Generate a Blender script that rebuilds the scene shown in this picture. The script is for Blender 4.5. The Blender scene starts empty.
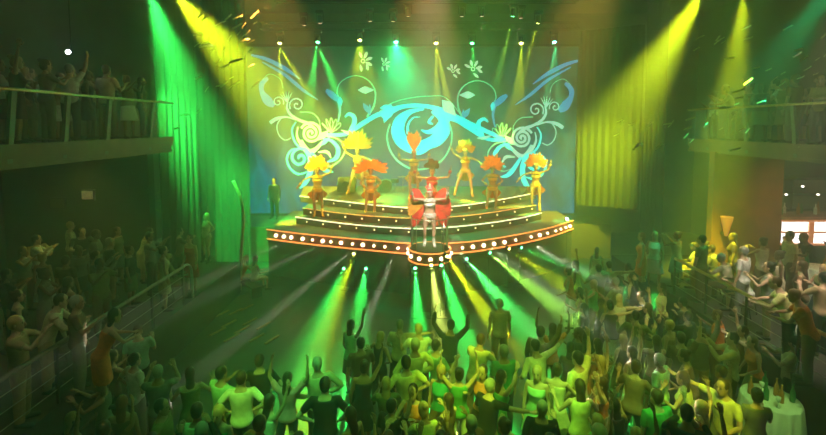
import bpy, math, random
from math import sin, cos, pi, radians as R
from mathutils import Vector, Matrix, Euler
rnd = random.Random(11)
scn = bpy.context.scene
COL = scn.collection
H, F, PITCH, CX, PY = 5.8, 430.0, R(4.0), 413.0, 155.0
cp, sp = cos(PITCH), sin(PITCH)
EYE = Vector((0, 0, H))
def ray(px, py):
    a, b = (px-CX)/F, (PY-py)/F
    return Vector((a, cp+b*sp, -sp+b*cp))
def at(px, py, Y):
    d = ray(px, py); return EYE+d*(Y/d.y)
def atz(px, py, z):
    d = ray(px, py); return EYE+d*((z-H)/d.z)
def proj(p):
    v = Vector(p)-EYE
    d = v.y*cp-v.z*sp
    return CX+F*v.x/d, PY-F*(v.y*sp+v.z*cp)/d, d

# ---------------------------------------------------------------- materials
MATS = {}
def mat(name, col, rough=.6, metal=0.0, emit=0.0, var=.18, scale=9.0, spec=.4, ecol=None):
    if name in MATS: return MATS[name]
    m = bpy.data.materials.new(name); m.use_nodes = True
    nt = m.node_tree; b = nt.nodes['Principled BSDF']
    b.inputs['Roughness'].default_value = rough
    b.inputs['Metallic'].default_value = metal
    b.inputs['Specular IOR Level'].default_value = spec
    if var > 0:
        tc = nt.nodes.new('ShaderNodeTexCoord'); n = nt.nodes.new('ShaderNodeTexNoise')
        n.inputs['Scale'].default_value = scale; n.inputs['Detail'].default_value = 3
        r = nt.nodes.new('ShaderNodeValToRGB')
        c0 = [max(0, c*(1-var)) for c in col]; c1 = [min(1, c*(1+var)) for c in col]
        r.color_ramp.elements[0].color = (*c0, 1); r.color_ramp.elements[1].color = (*c1, 1)
        r.color_ramp.elements[0].position = .3; r.color_ramp.elements[1].position = .7
        nt.links.new(tc.outputs['Object'], n.inputs['Vector'])
        nt.links.new(n.outputs['Fac'], r.inputs['Fac'])
        nt.links.new(r.outputs['Color'], b.inputs['Base Color'])
    else:
        b.inputs['Base Color'].default_value = (*col, 1)
    if emit > 0:
        b.inputs['Emission Color'].default_value = (*(ecol or col), 1)
        b.inputs['Emission Strength'].default_value = emit
    MATS[name] = m
    return m
def glassmat():
    if 'clear_glass' in MATS: return MATS['clear_glass']
    m = bpy.data.materials.new('clear_glass'); m.use_nodes = True
    nt = m.node_tree; nt.nodes.clear()
    o = nt.nodes.new('ShaderNodeOutputMaterial'); mx = nt.nodes.new('ShaderNodeMixShader')
    t = nt.nodes.new('ShaderNodeBsdfTransparent'); g = nt.nodes.new('ShaderNodeBsdfGlossy')
    fr = nt.nodes.new('ShaderNodeFresnel'); fr.inputs[0].default_value = 1.12
    t.inputs[0].default_value = (.88, .95, .9, 1); g.inputs['Roughness'].default_value = .3
    g.inputs['Color'].default_value = (.7, .85, .75, 1)
    nt.links.new(fr.outputs[0], mx.inputs[0]); nt.links.new(t.outputs[0], mx.inputs[1]); nt.links.new(g.outputs[0], mx.inputs[2])
    nt.links.new(mx.outputs[0], o.inputs[0])
    MATS['clear_glass'] = m
    return m

# ---------------------------------------------------------------- mesh builder
class MB:
    def __init__(s): s.v, s.f, s.m = [], [], []
    def add(s, vs, fs, mi=0):
        b = len(s.v); s.v += [tuple(p) for p in vs]
        s.f += [tuple(b+i for i in f) for f in fs]; s.m += [mi]*len(fs)
    def box(s, lo, hi, mi=0, M=None):
        x0, y0, z0 = lo; x1, y1, z1 = hi
        vs = [Vector(p) for p in ((x0,y0,z0),(x1,y0,z0),(x1,y1,z0),(x0,y1,z0),(x0,y0,z1),(x1,y0,z1),(x1,y1,z1),(x0,y1,z1))]
        if M: vs = [M@p for p in vs]
        s.add(vs, [(3,2,1,0),(4,5,6,7),(0,1,5,4),(1,2,6,5),(2,3,7,6),(3,0,4,7)], mi)
    def rings(s, rings, mi=0, cap=True, closed=True):
        n = len(rings[0]); vs = [p for r in rings for p in r]; fs = []
        for i in range(len(rings)-1):
            for j in range(n if closed else n-1):
                k = (j+1) % n
                fs.append((i*n+j, i*n+k, (i+1)*n+k, (i+1)*n+j))
        if cap and closed:
            fs.append(tuple(range(n-1, -1, -1))); fs.append(tuple((len(rings)-1)*n+j for j in range(n)))
        s.add(vs, fs, mi)
    def tube(s, pts, rad, n=8, mi=0, flat=1.0, side=None):
        pts = [Vector(p) for p in pts]
        if not isinstance(rad, (list, tuple)): rad = [rad]*len(pts)
        rs = []; prev = None
        for i, p in enumerate(pts):
            t = (pts[min(i+1, len(pts)-1)]-pts[max(i-1, 0)])
            t = t.normalized() if t.length > 1e-9 else Vector((0,0,1))
            if prev is None:
                a = Vector(side) if side is not None else (Vector((1,0,0)) if abs(t.x) < .8 else Vector((0,1,0)))
            else: a = prev
            a = (a-t*a.dot(t))
            a = a.normalized() if a.length > 1e-6 else t.orthogonal().normalized()
            prev = a; b = t.cross(a)
            rs.append([p+a*(rad[i]*cos(2*pi*j/n))+b*(rad[i]*flat*sin(2*pi*j/n)) for j in range(n)])
        s.rings(rs, mi)
    def cyl(s, c, r, h, n=16, mi=0, r2=None):
        c = Vector(c); r2 = r if r2 is None else r2
        s.rings([[c+Vector((q*cos(2*pi*j/n), q*sin(2*pi*j/n), z)) for j in range(n)] for q, z in ((r,0),(r2,h))], mi)
    def lathe(s, c, prof, n=16, mi=0):
        c = Vector(c)
        s.rings([[c+Vector((q*cos(2*pi*j/n), q*sin(2*pi*j/n), z)) for j in range(n)] for q, z in prof], mi)
    def ell(s, c, r, nu=12, nv=8, mi=0, M=None):
        c = Vector(c); rs = []
        for i in range(nv+1):
            th = pi*(i+.02)/(nv+.04)
            ring = [Vector((r[0]*sin(th)*cos(2*pi*j/nu), r[1]*sin(th)*sin(2*pi*j/nu), -r[2]*cos(th))) for j in range(nu)]
            if M: ring = [M@p for p in ring]
            rs.append([c+p for p in ring])
        s.rings(rs, mi)
    def mesh(s, name, mats, smooth=True):
        me = bpy.data.meshes.new(name); me.from_pydata(s.v, [], s.f)
        for m in mats: me.materials.append(m)
        me.polygons.foreach_set('material_index', s.m)
        if smooth: me.polygons.foreach_set('use_smooth', [True]*len(s.f))
        me.update(); return me
    def build(s, name, mats, parent=None, smooth=False, origin=None):
        if not isinstance(mats, (list, tuple)): mats = [mats]
        if origin is not None:
            o_ = Vector(origin); s.v = [tuple(Vector(p)-o_) for p in s.v]
        o = link(name, s.mesh(name, mats, smooth), parent)
        if origin is not None: o.location = origin
        return o
def link(name, data, parent=None):
    o = bpy.data.objects.new(name, data); COL.objects.link(o)
    if parent is not None: o.parent = parent
    return o
def tag(o, label, cat, group=None, kind=None):
    o['label'] = label; o['category'] = cat
    if group: o['group'] = group
    if kind: o['kind'] = kind
    return o
def thing(name, loc, label, cat, group=None, rz=0):
    o = link(name, None); o.location = loc; o.rotation_euler = (0, 0, rz)
    return tag(o, label, cat, group)
def struct(o): o['kind'] = 'structure'; return o
def spline(pts, n=8):
    pts = [tuple(p) for p in pts]; P = [pts[0]]+pts+[pts[-1]]; out = []
    for i in range(1, len(P)-2):
        for k in range(n):
            t = k/n
            out.append(tuple(.5*(2*b+(c-a)*t+(2*a-5*b+4*c-d)*t*t+(3*b-a-3*c+d)*t**3) for a, b, c, d in zip(P[i-1], P[i], P[i+1], P[i+2])))
    out.append(pts[-1]); return out

# ---------------------------------------------------------------- palette
BLK = mat('black_paint', (.012,.012,.011), .6)
DARKM = mat('dark_metal', (.03,.03,.03), .4, .7)
STEEL = mat('brushed_steel', (.55,.55,.5), .3, 1)
BRASS = mat('brass', (.75,.55,.25), .3, 1)
GLASS = glassmat()
FLOORM = mat('dance_floor_vinyl', (.035,.04,.035), .35, var=.4, scale=2)
WALLM = mat('dark_wall_paint', (.05,.05,.045), .8, var=.35, scale=1.5)
CEILM = mat('ceiling_black', (.02,.024,.022), .9, var=.4, scale=1.5)
TERRM = mat('terrace_carpet', (.035,.03,.028), .9, var=.3, scale=5)
SLABM = mat('balcony_fascia_wood', (.16,.10,.055), .5, var=.3, scale=3)
CURT = mat('curtain_velvet', (.022,.026,.02), .9, var=.2, scale=4)
POSTM = mat('post_aluminium', (.16,.24,.20), .5, .2)

# ================================================================ the setting
def slab(name, lo, hi, m, label=None):
    b = MB(); b.box(lo, hi); return struct(b.build(name, m))
slab('floor', (-13,-3,-.1), (15,23.0,0), FLOORM)
slab('wall_left', (-13.2,-3,0), (-13,23,11.6), WALLM)
slab('wall_right', (15,-3,0), (15.2,23,11.6), WALLM)
slab('wall_back', (-13,22.9,0), (15,23.1,11.6), WALLM)
slab('wall_front', (-13,-3.2,0), (15,-3,11.6), WALLM)
slab('ceiling', (-13.2,-3.2,11.6), (15.2,23.2,11.8), CEILM)
slab('floor_terrace_left', (-12.99,1,0.001), (-5.95,14.5,1.1), TERRM)
slab('floor_terrace_right', (7.2,1,0.001), (14.99,15.3,1.1), TERRM)
LB, RB = -7.1, 9.4          # balcony fronts
b = MB(); b.box((-12.99,-2.99,5.08), (LB,12.6,5.42)); b.box((LB-.02,-2.99,5.2), (LB+.05,12.62,5.46)); b.box((LB-.02,-2.99,5.02), (LB+.03,12.62,5.1))
struct(b.build('floor_balcony_left', SLABM))
b = MB(); b.box((RB,-2.99,4.98), (14.99,14.6,5.3)); b.box((RB-.05,-2.99,5.1), (RB+.02,14.62,5.34)); b.box((RB-.03,-2.99,4.92), (RB+.02,14.62,5.0))
struct(b.build('floor_balcony_right', SLABM))
ORW = mat('terracotta_panel', (.30,.11,.035), .6, var=.25, scale=2)
b = MB(); b.box((9.3,13.2,1.1), (11.45,13.45,4.97)); struct(b.build('wall_terrace_end_right', ORW))
b = MB(); b.box((-12.9,13.4,1.1), (-8.3,13.7,5.08)); struct(b.build('wall_terrace_end_left', WALLM))

# ---------------------------------------------------------------- haze
hz = MB(); hz.box((-12.95,-2.95,.02), (14.95,22.85,11.58))
hm = bpy.data.materials.new('stage_haze'); hm.use_nodes = True
nt = hm.node_tree; nt.nodes.clear()
o_ = nt.nodes.new('ShaderNodeOutputMaterial'); vs_ = nt.nodes.new('ShaderNodeVolumeScatter')
vs_.inputs['Color'].default_value = (.96,1,.95,1); vs_.inputs['Density'].default_value = .030; vs_.inputs['Anisotropy'].default_value = .25
nt.links.new(vs_.outputs[0], o_.inputs['Volume'])
HAZE = hz.build('haze', hm)
tag(HAZE, 'thin theatrical haze filling the hall and showing the beams', 'haze', kind='stuff')

# ================================================================ LED screen
SY = 20.5
def scr(px, py, off=0): return at(px, py, SY-.03-off)
screen = thing('led_screen', at(413, 205, SY), 'large video wall behind the stage showing a cyan floral flourish', 'screen')
so = screen.location
sm = bpy.data.materials.new('screen_picture'); sm.use_nodes = True
nt = sm.node_tree; nt.nodes.clear(); N = nt.nodes.new; L = nt.links.new
out = N('ShaderNodeOutputMaterial'); em = N('ShaderNodeEmission'); tc = N('ShaderNodeTexCoord'); sx = N('ShaderNodeSeparateXYZ')
L(tc.outputs['Generated'], sx.inputs[0])
def ramp(stops, src):
    r = N('ShaderNodeValToRGB'); e = r.color_ramp.elements
    while len(e) < len(stops): e.new(.5)
    for k, (p, c) in enumerate(stops): e[k].position = p; e[k].color = (*c, 1)
    L(src, r.inputs['Fac']); return r
def mixc(fac, a, bb, mode='MIX'):
    m = N('ShaderNodeMix'); m.data_type = 'RGBA'; m.blend_type = mode
    if isinstance(fac, float): m.inputs[0].default_value = fac
    else: L(fac, m.inputs[0])
    L(a, m.inputs[6]); L(bb, m.inputs[7]); return m.outputs[2]
mid = ramp([(0,(.10,.11,.16)), (.30,(.13,.12,.14)), (.55,(.07,.10,.05)), (1,(.01,.03,.012))], sx.outputs['Z'])
sid = ramp([(0,(.008,.13,.30)), (.28,(.006,.17,.24)), (.55,(.0,.15,.10)), (1,(.004,.05,.025))], sx.outputs['Z'])  # side ramp: the haze's green is put in with the picture's teal and blue
sidef = ramp([(0,(1,1,1)), (.20,(.75,.75,.75)), (.38,(0,0,0)), (.62,(0,0,0)), (.80,(.75,.75,.75)), (1,(1,1,1))], sx.outputs['X'])
nz = N('ShaderNodeTexNoise'); nz.inputs['Scale'].default_value = 7; nz.inputs['Detail'].default_value = 5; nz.inputs['Distortion'].default_value = 1.2
mp = N('ShaderNodeMapping'); mp.inputs['Rotation'].default_value = (0,.6,0); mp.inputs['Scale'].default_value = (3,1,.8)
L(tc.outputs['Generated'], mp.inputs[0]); L(mp.outputs[0], nz.inputs['Vector'])
nr = ramp([(.35,(.25,.25,.25)), (.7,(1.0,1.0,1.0))], nz.outputs['Fac'])
side2 = mixc(1.0, sid.outputs[0], nr.outputs[0], 'MULTIPLY')
fin = mixc(sidef.outputs[0], mid.outputs[0], side2)
L(fin, em.inputs[0]); em.inputs[1].default_value = 1.5; L(em.outputs[0], out.inputs[0])
b = MB(); p0, p1 = at(249, 207, SY), at(578, 47, SY)
b.box((p0.x,SY-.02,p0.z-.3), (p1.x,SY+.1,p1.z)); b.build('display', sm, screen, origin=None)
def rel(o, par):
    o.matrix_parent_inverse = Matrix.Translation(-par.location)
rel(COL.objects['display'], screen)
b = MB()
for x0, x1, z0, z1 in ((p0.x-.12,p0.x,p0.z-.3,p1.z+.12), (p1.x,p1.x+.12,p0.z-.3,p1.z+.12), (p0.x,p1.x,p1.z,p1.z+.12)):
    b.box((x0,SY-.1,z0), (x1,SY+.12,z1))
rel(b.build('frame', DARKM, screen), screen)
CY = mat('motif_cyan', (.02,.5,.55), emit=1.9, ecol=(.01,.72,.74), var=0)
CW = mat('motif_pale', (.3,.6,.5), emit=1.05, ecol=(.42,1.0,.72), var=0)
BL = mat('motif_blue', (.05,.25,.5), emit=.9, ecol=(.03,.40,.75), var=0)
GR = mat('motif_mint', (.2,.55,.4), emit=.8, ecol=(.12,.85,.5), var=0)
FW = mat('motif_flower', (.5,.8,.5), emit=1.1, ecol=(.62,1.0,.6), var=0)
motif = MB(); layer = [0]
def stroke(pts, w, mi=0, n=7, tf=None):
    if not isinstance(w, (list, tuple)): w = [w]*len(pts)
    sp_ = spline([(p[0], p[1], ww) for p, ww in zip(pts, w)], n)
    if tf: sp_ = [(*tf(x, y), ww) for x, y, ww in sp_]
    layer[0] += 1; off = .004*layer[0]/10
    l, r = [], []
    for i, (x, y, ww) in enumerate(sp_):
        x0, y0, _ = sp_[max(i-1,0)]; x1, y1, _ = sp_[min(i+1,len(sp_)-1)]
        dx, dy = x1-x0, y1-y0; q = math.hypot(dx, dy) or 1
        nx, ny = -dy/q*max(ww,.25)/2, dx/q*max(ww,.25)/2
        l.append(scr(x+nx, y+ny, off)); r.append(scr(x-nx, y-ny, off))
    motif.rings([l, r], mi, cap=False, closed=False)
def spiral(c, r0, turns, a0, w, mi, tf, sgn=1, r1=.6):
    pts = []
    n = int(turns*10)
    for i in range(n+1):
        t = i/n; rr = r0+(r1-r0)*t; a = a0+sgn*2*pi*turns*t
        pts.append((c[0]+rr*cos(a), c[1]+rr*sin(a)))
    stroke(pts, w, mi, 3, tf)
def leaf(a, bb, w, mi, tf):
    m = ((a[0]+bb[0])/2, (a[1]+bb[1])/2)
    stroke([a, (a[0]*.7+bb[0]*.3, a[1]*.7+bb[1]*.3), m, (a[0]*.3+bb[0]*.7, a[1]*.3+bb[1]*.7), bb], [.3, w*.85, w, w*.6, .3], mi, 5, tf)
def half(tf):
    # blue brushwork at the back
    stroke([(251,55),(266,59),(284,68),(300,79)], [2,3.5,4,1], 2, 7, tf)
    stroke([(262,62),(285,75),(303,90),(318,100)], [1,3,3,.6], 2, 7, tf)
    stroke([(268,78),(262,84),(262,92),(268,101),(274,106)], [3,5,5,9,4], 2, 7, tf)
    stroke([(262,80),(270,74),(280,79),(283,88)], .6, 3, 7, tf)
    # loop with leaves
    stroke([(340,99),(337,92),(340,83),(349,77),(359,76),(369,81),(375,91),(374,105),(367,117)], [1.6,1.2,1,1,1,1.2,1.5,1.8,2.4], 3, 7, tf)
    leaf((358,90),(374,90),7, 1, tf)
    stroke([(326,90),(331,94),(337,99),(341,102)], [3,6,5,.5], 2, 7, tf)
    stroke([(338,100),(340,110),(338,122)], [3,2.4,1.5], 2, 7, tf)
    leaf((340,97),(341,106),4, 0, tf)
    leaf((363,103),(371,115),5, 2, tf); leaf((370,104),(369,116),3, 2, tf)
    # curl standing on the vine
    stroke([(345,117),(349,114),(354,117),(354,124),(350,131)], [1.5,3,4,4.5,3.5], 0, 7, tf)
    # vine
    stroke([(322,134),(336,135),(348,133),(362,124),(377,115),(388,112),(400,108)], [3,3.5,3.5,4.5,4.5,6,3], 0, 7, tf)
    stroke([(341,130),(349,133),(356,133)], [.5,3,.5], 1, 7, tf)
    leaf((391,104),(384,123),10, 0, tf); leaf((380,108),(394,107),6, 0, tf)
    # fern loops
    for k in range(5):
        a = -pi/2+(k-2)*.42
        stroke([(331,133),(331+7*cos(a)-1,133+9*sin(a)),(331+12*cos(a),133+15*sin(a)),(331+9*cos(a)+2,133+9*sin(a)),(331,133)], .8, 3, 5, tf)
    # white sprig
    stroke([(288,101),(287,108),(291,115),(299,120),(309,124),(316,130)], [1,2.2,2.6,2.6,3,2], 1, 7, tf)
    spiral((278,102), 6, 1.4, .4, 1.0, 1, tf, -1)
    spiral((297,105), 8, 1.5, 2.6, 1.3, 1, tf, 1)
    for k in range(5):
        a = -pi/2+(k-2)*.3-.1
        stroke([(287,102),(287+5*cos(a),102+5*sin(a)),(287+11*cos(a),102+11*sin(a))], [1.2,.9,.3], 1, 4, tf)
    stroke([(270,123),(276,119),(286,117),(296,120)], [3.5,3.4,1.8,1], 1, 7, tf)
    stroke([(281,118),(277,126),(279,135),(285,140),(291,138)], [1,1,1,1,.8], 1, 7, tf)
    stroke([(300,112),(312,113),(319,120),(320,128)], [1,.9,.9,.9], 3, 7, tf)
    # rose
    spiral((311,133), 11, 2.6, 3.6, 2.3, 1, tf, 1)
    stroke([(301,140),(304,147),(309,152),(316,149),(323,141)], [3,5,6,4,2], 1, 7, tf)
    stroke([(298,127),(297,136),(302,146),(309,153)], [1,2,3,4], 1, 7, tf)
    leaf((318,140),(329,130),6, 1, tf); leaf((320,146),(331,136),4, 0, tf)
    stroke([(296,122),(292,130),(295,142),(303,150)], [1,1.5,2,1.5], 0, 7, tf)
    # lower swirls
    stroke([(323,139),(332,141),(338,149),(336,158),(327,162)], [2,3,4,4,1], 0, 7, tf)
    stroke([(324,136),(338,139),(345,148),(341,159),(331,166),(322,164)], [1.2,1.3,1.4,1.4,1.2,.8], 3, 7, tf)
    spiral((300,158), 11, 1.5, -.3, 2.6, 0, tf, -1)
    stroke([(302,149),(292,150),(287,158),(290,168),(298,174),(307,172)], [1,2,2,2,2,1], 0, 7, tf)
    stroke([(306,150),(310,160),(310,172),(305,183),(300,188)], [4,5,5,4,1], 0, 7, tf)
    stroke([(312,152),(318,162),(325,170),(333,172)], [2,4,4,1], 0, 7, tf)
    stroke([(318,152),(327,152),(331,158)], [1,3,.8], 1, 7, tf)
half(lambda x, y: (x, y))
half(lambda x, y: (833-x, y+5))
ID = lambda x, y: (x, y)
# the central eye-like scroll
stroke([(383,118),(392,110),(407,106),(424,106),(441,110),(455,117),(470,124),(488,132),(503,139)], [7,5,4,4,5,6,5,4,3], 0, 7, ID)
stroke([(424,109),(410,112),(400,121),(398,133),(405,144),(418,148)], [2,5,11,13,12,6], 0, 8, ID)
stroke([(408,144),(422,145),(436,140),(444,129),(442,118),(432,111)], [5,9,13,13,9,4], 0, 8, ID)
stroke([(436,141),(428,147),(418,153),(404,150)], [8,6,4,1], 0, 7, ID)
stroke([(421,130),(428,132),(436,129),(441,122)], [1,4,6,4], 0, 7, ID)
stroke([(420,117),(413,118),(408,125),(408,134)], [.5,1.5,2,3], 0, 7, ID)
stroke([(433,116),(429,122),(433,124)], [2,3,1], 0, 7, ID)
stroke([(390,124),(387,136),(390,150),(399,162),(413,169),(428,168),(442,160),(450,147),(452,134),(449,122)], [1.6,1.6,1.6,1.8,1.8,1.8,1.8,1.6,1.6,1.6], 3, 7, ID)
stroke([(372,118),(390,104),(410,98),(432,96),(446,98),(462,116)], [.6,.7,.8,.8,.8,.7], 3, 7, ID)
leaf((442,100),(456,116),11, 1, ID)
def petal(c, a, r0, r1, w):
    p = lambda t: (c[0]+(r0+(r1-r0)*t)*cos(a), c[1]+(r0+(r1-r0)*t)*sin(a))
    stroke([p(0), p(.35), p(.7), p(1)], [w*.3, w*.9, w, w*.25], 4, 4, ID)
def flower(c, s, rot):
    for k in range(4): petal(c, rot-.95+k*.80, s*.30, s*1.05, s*.29)
    for q in (-1, 1):
        d = rot+2.4; o_ = (c[0]+s*.34*cos(d)+q*s*.34*sin(d), c[1]+s*.34*sin(d)-q*s*.34*cos(d)); petal(o_, d, 0, s*.72, s*.27)
    spiral(c, s*.20, 1, 0, s*.10, 4, ID, 1, s*.18)
flower((363,61), 9.5, -1.0); flower((384,64), 6.5, -1.0); flower((473,69), 9, -1.7); flower((453,71), 7, -1.7)
rel(motif.build('floral_motif', [CY, CW, BL, GR, FW], screen), screen)

# ---------------------------------------------------------------- curtains
def curtain(name, pts, z0, z1, label, amp=.09, pitch=.28, m=CURT):
    b = MB(); (xa, ya), (xb, yb) = pts
    ln = math.hypot(xb-xa, yb-ya); n = int(ln/pitch*8); rows = []
    nx, ny = -(yb-ya)/ln, (xb-xa)/ln
    for z in (z0, z0+(z1-z0)*.3, z0+(z1-z0)*.7, z1):
        row = []
        for i in range(n+1):
            t = i/n; q = amp*sin(2*pi*t*ln/pitch)+.03*sin(t*23+z)
            row.append((xa+(xb-xa)*t+nx*q, ya+(yb-ya)*t+ny*q, z))
        rows.append(row)
    b.rings(rows, 0, cap=False, closed=False)
    back = [[(x+nx*.02, y+ny*.02, z) for x, y, z in r] for r in rows]
    b.rings(back, 0, cap=False, closed=False)
    return tag(b.build(name, m, None, True), label, 'curtain')
def cx(px, Y): return (px-CX)*Y/F
curtain('stage_curtain', ((cx(188,17.4),17.4), (cx(249,17.4),17.4)), .01, 11.2, 'tall pleated stage curtain beside the screen, lit green', )
curtain('stage_curtain', ((cx(165,13.6),13.3), (cx(190,14.6),14.9)), .01, 11.2, 'dark narrow drape closing off the balcony above the palm')
curtain('stage_curtain', ((cx(578,18.2),18.2), (cx(641,17.0),17.0)), 2.4, 9.7, 'wide pleated stage curtain beside the screen, lit yellow', .045)
curtain('stage_curtain', ((cx(643,16.6),16.6), (cx(662,15.4),15.4)), .01, 11.2, 'dark drape closing off the balcony above the bar')
# ================================================================ stage
STG = mat('stage_wood', (.13,.085,.06), .45, var=.25, scale=3)
STF = mat('stage_riser_face', (.07,.055,.03), .5, var=.25, scale=3)
RIM = mat('rim_orange_neon', (.8,.25,.08), emit=2.0, ecol=(1.0,.27,.06), var=0)
RIMF = mat('rim_face', (.20,.07,.04), .5)
WHT = mat('white_edge_light', (.9,.9,.7), emit=1.6, ecol=(1.0,.93,.62), var=0)
ORE = mat('orange_edge_light', (.8,.4,.12), emit=1.0, ecol=(1.0,.42,.10), var=0)
BULB = mat('warm_bulb', (1,.8,.5), emit=8, ecol=(1.0,.72,.38), var=0)
BULBS = mat('warm_bulb_small', (1,.8,.5), emit=3.0, ecol=(1.0,.75,.35), var=0)
stage = thing('stage', (0,15.4,0), 'tiered show stage with steps and a bulb-lit curved orange rim', 'stage')
def rp(b, name, m, smooth=False):
    o = b.build(name, m, stage, smooth); rel(o, stage); return o
zb = 1.79
# front rim arc found where the rim top stands
rimpx = [(268,229),(300,233),(340,237),(380,240.5),(412,243),(444,243),(480,240),(520,233.5),(550,227),(572,220)]
rim = [atz(x, y, zb) for x, y in rimpx]
rim = [Vector(p) for p in spline([tuple(p) for p in rim], 6)]
def tier(edge, z0, z1, back, b, mi=0, mf=1):
    f0 = [Vector((p.x,p.y,z0)) for p in edge]; f1 = [Vector((p.x,p.y,z1)) for p in edge]; bk = [Vector((p.x,back,z1)) for p in edge]
    b.rings([f0, f1], mf, cap=False, closed=False); b.rings([f1, bk], mi, cap=False, closed=False)
b = MB(); tier(rim, 0, zb, 19.9, b); rp(b, 'deck', [STG, STF])
def offs(edge, d):       # push outward in plan
    out = []
    for i, p in enumerate(edge):
        t = edge[min(i+1,len(edge)-1)]-edge[max(i-1,0)]; n = Vector((t.y,-t.x,0)).normalized()
        out.append(p+n*d)
    return out
ro = offs(rim, .05)
b = MB()
b.rings([[Vector((p.x,p.y,zb-.36)) for p in ro], [Vector((p.x,p.y,zb+.0)) for p in ro]], 0, cap=False, closed=False)
rimface = rp(b, 'rim', [RIMF])
def sub(o, par, loc=None):
    o.parent = par; o.matrix_parent_inverse = par.matrix_parent_inverse.copy() if False else Matrix.Identity(4)
    if loc is not None: o.location = loc
    return o
def strip(edge, z, r, name, m):
    b = MB(); b.tube([(p.x,p.y,z) for p in edge], r, 6); return rp(b, name, m, True)
strip(offs(rim,.07), zb, .022, 'neon_line', RIM); strip(offs(rim,.07), zb-.36, .026, 'neon_line', RIM)
def walk(edge, px_list):
    out = []
    for x in px_list:
        out.append(min(edge, key=lambda p: abs(proj(p)[0]-x)))
    return out
def dense(edge, n=12): return [Vector(p) for p in spline([tuple(p) for p in edge], n)]
bm_ = MB(); bm_.ell((0,0,0), (.07,.07,.07), 10, 6); bulb_me = bm_.mesh('bulb', [BULB])
bs_ = MB(); bs_.ell((0,0,0), (.03,.03,.03), 8, 5); bulbs_me = bs_.mesh('small_bulb', [BULBS])
rd = dense(offs(rim, .1), 6)
for x in (276,284,291,302,312,322,331,341,352,363,374,385,398,408,449,463,473,484,494,505,516,531,540,548,556,561,566,570):
    q = min(rd, key=lambda p: abs(proj(p)[0]-x)); o = sub(link('bulb', bulb_me), rimface, (q.x, q.y, zb-.18))
    if rnd.random() < .35 or x in (331,352,312,408,516): o.scale = (.7,.7,.7)
# steps
steps = [ ([(296,217),(340,223),(385,227),(428,228.5),(480,224),(520,218),(541,213)], 2.06, WHT),
          ([(303,208),(340,213),(385,217),(428,218),(480,214),(536,205)], 2.33, ORE),
          ([(300,196),(340,201),(385,206),(428,208),(480,203),(535,193)], 2.60, WHT)]
zprev = zb
for k, (pts, z, lm) in enumerate(steps):
    e = [Vector(p) for p in spline([tuple(atz(x, y, z)) for x, y in pts], 6)]
    b = MB(); f0 = [Vector((p.x,p.y,zprev)) for p in e]; f1 = [Vector((p.x,p.y,z)) for p in e]
    zbk = z if k < 2 else 2.95
    bk = [Vector((p.x, 19.9, zbk)) for p in e]
    b.rings([f0, f1], 1, cap=False, closed=False); b.rings([f1, bk], 0, cap=False, closed=False)
    for j in (0, -1):
        p = e[j]; b.add([(p.x,p.y,zprev),(p.x,19.9,zprev),(p.x,19.9,zbk),(p.x,p.y,z)], [(0,1,2,3)], 1)
    stp = rp(b, 'step', [STG, STF])
    eo = offs(e, .02); b = MB(); b.tube([(p.x,p.y,z) for p in eo], .024 if lm is WHT else .02, 6); sub(b.build('edge_light', lm, None, True), stp)
    ed = dense(offs(e, .02), 5)
    for x in range(306, 540, 17):
        q = min(ed, key=lambda p: abs(proj(p)[0]-x-(k*5))); sub(link('small_bulb', bulbs_me), stp, (q.x, q.y, z-.13))
    zprev = z
# thin steel railing on the side of the stage, by the screen
def rail_simple(name, p0, p1, h, label, posts=4):
    t = thing(name, p0, label, 'railing'); p0, p1 = Vector(p0), Vector(p1); d = p1-p0
    b = MB(); b.tube([Vector((0,0,h)), d+Vector((0,0,h))], .025, 8); b.build('handrail', STEEL, t, True)
    for i in range(posts):
        q = d*(i/(posts-1)); b = MB(); b.tube([q, q+Vector((0,0,h))], .018, 8); b.build('post', STEEL, t, True)
    return t
# podium
pc = atz(428, 238, 1.79); PR = 16/F*proj(pc)[2]+.05
pc = Vector((pc.x, min(rim, key=lambda p: abs(proj(p)[0]-428)).y-PR-.16, 0))
pod = thing('round_podium', pc, 'small round podium with glass railing at the front of the stage', 'podium')
b = MB(); b.lathe((0,0,.002), [(PR,0),(PR,1.88)], 32); b.build('drum', [STF], pod)
b = MB(); b.lathe((0,0,1.52), [(PR+.03,0),(PR+.05,.02),(PR+.05,.3),(PR+.03,.32)], 32); podrim = b.build('rim', [RIMF], pod)
for z in (1.52, 1.86):
    b = MB(); b.tube([((PR+.06)*cos(2*pi*i/32), (PR+.06)*sin(2*pi*i/32), z) for i in range(33)], .022, 6); b.build('neon_line', RIM, pod, True)
for k in range(12):
    a = 2*pi*k/12; o = link('bulb', bulb_me, podrim); o.location = ((PR+.07)*cos(a), (PR+.07)*sin(a), 1.69); o.scale = (.9,.9,.9)
b = MB(); b.lathe((0,0,1.86), [(PR-.02,0),(PR-.02,1.0)], 32)
b.f = b.f[:-2]; b.m = b.m[:-2]; b.build('glass_panel', GLASS, pod, True)
b = MB(); b.tube([((PR-.02)*cos(2*pi*i/32), (PR-.02)*sin(2*pi*i/32), 2.87) for i in range(33)], .018, 6); b.build('handrail', STEEL, pod, True)
for k in range(4):
    a = pi/4+k*pi/2; b = MB(); b.tube([((PR-.02)*cos(a), (PR-.02)*sin(a), 1.86), ((PR-.02)*cos(a), (PR-.02)*sin(a), 2.87)], .014, 6); b.build('post', STEEL, pod, True)
PODZ = 1.89
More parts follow.
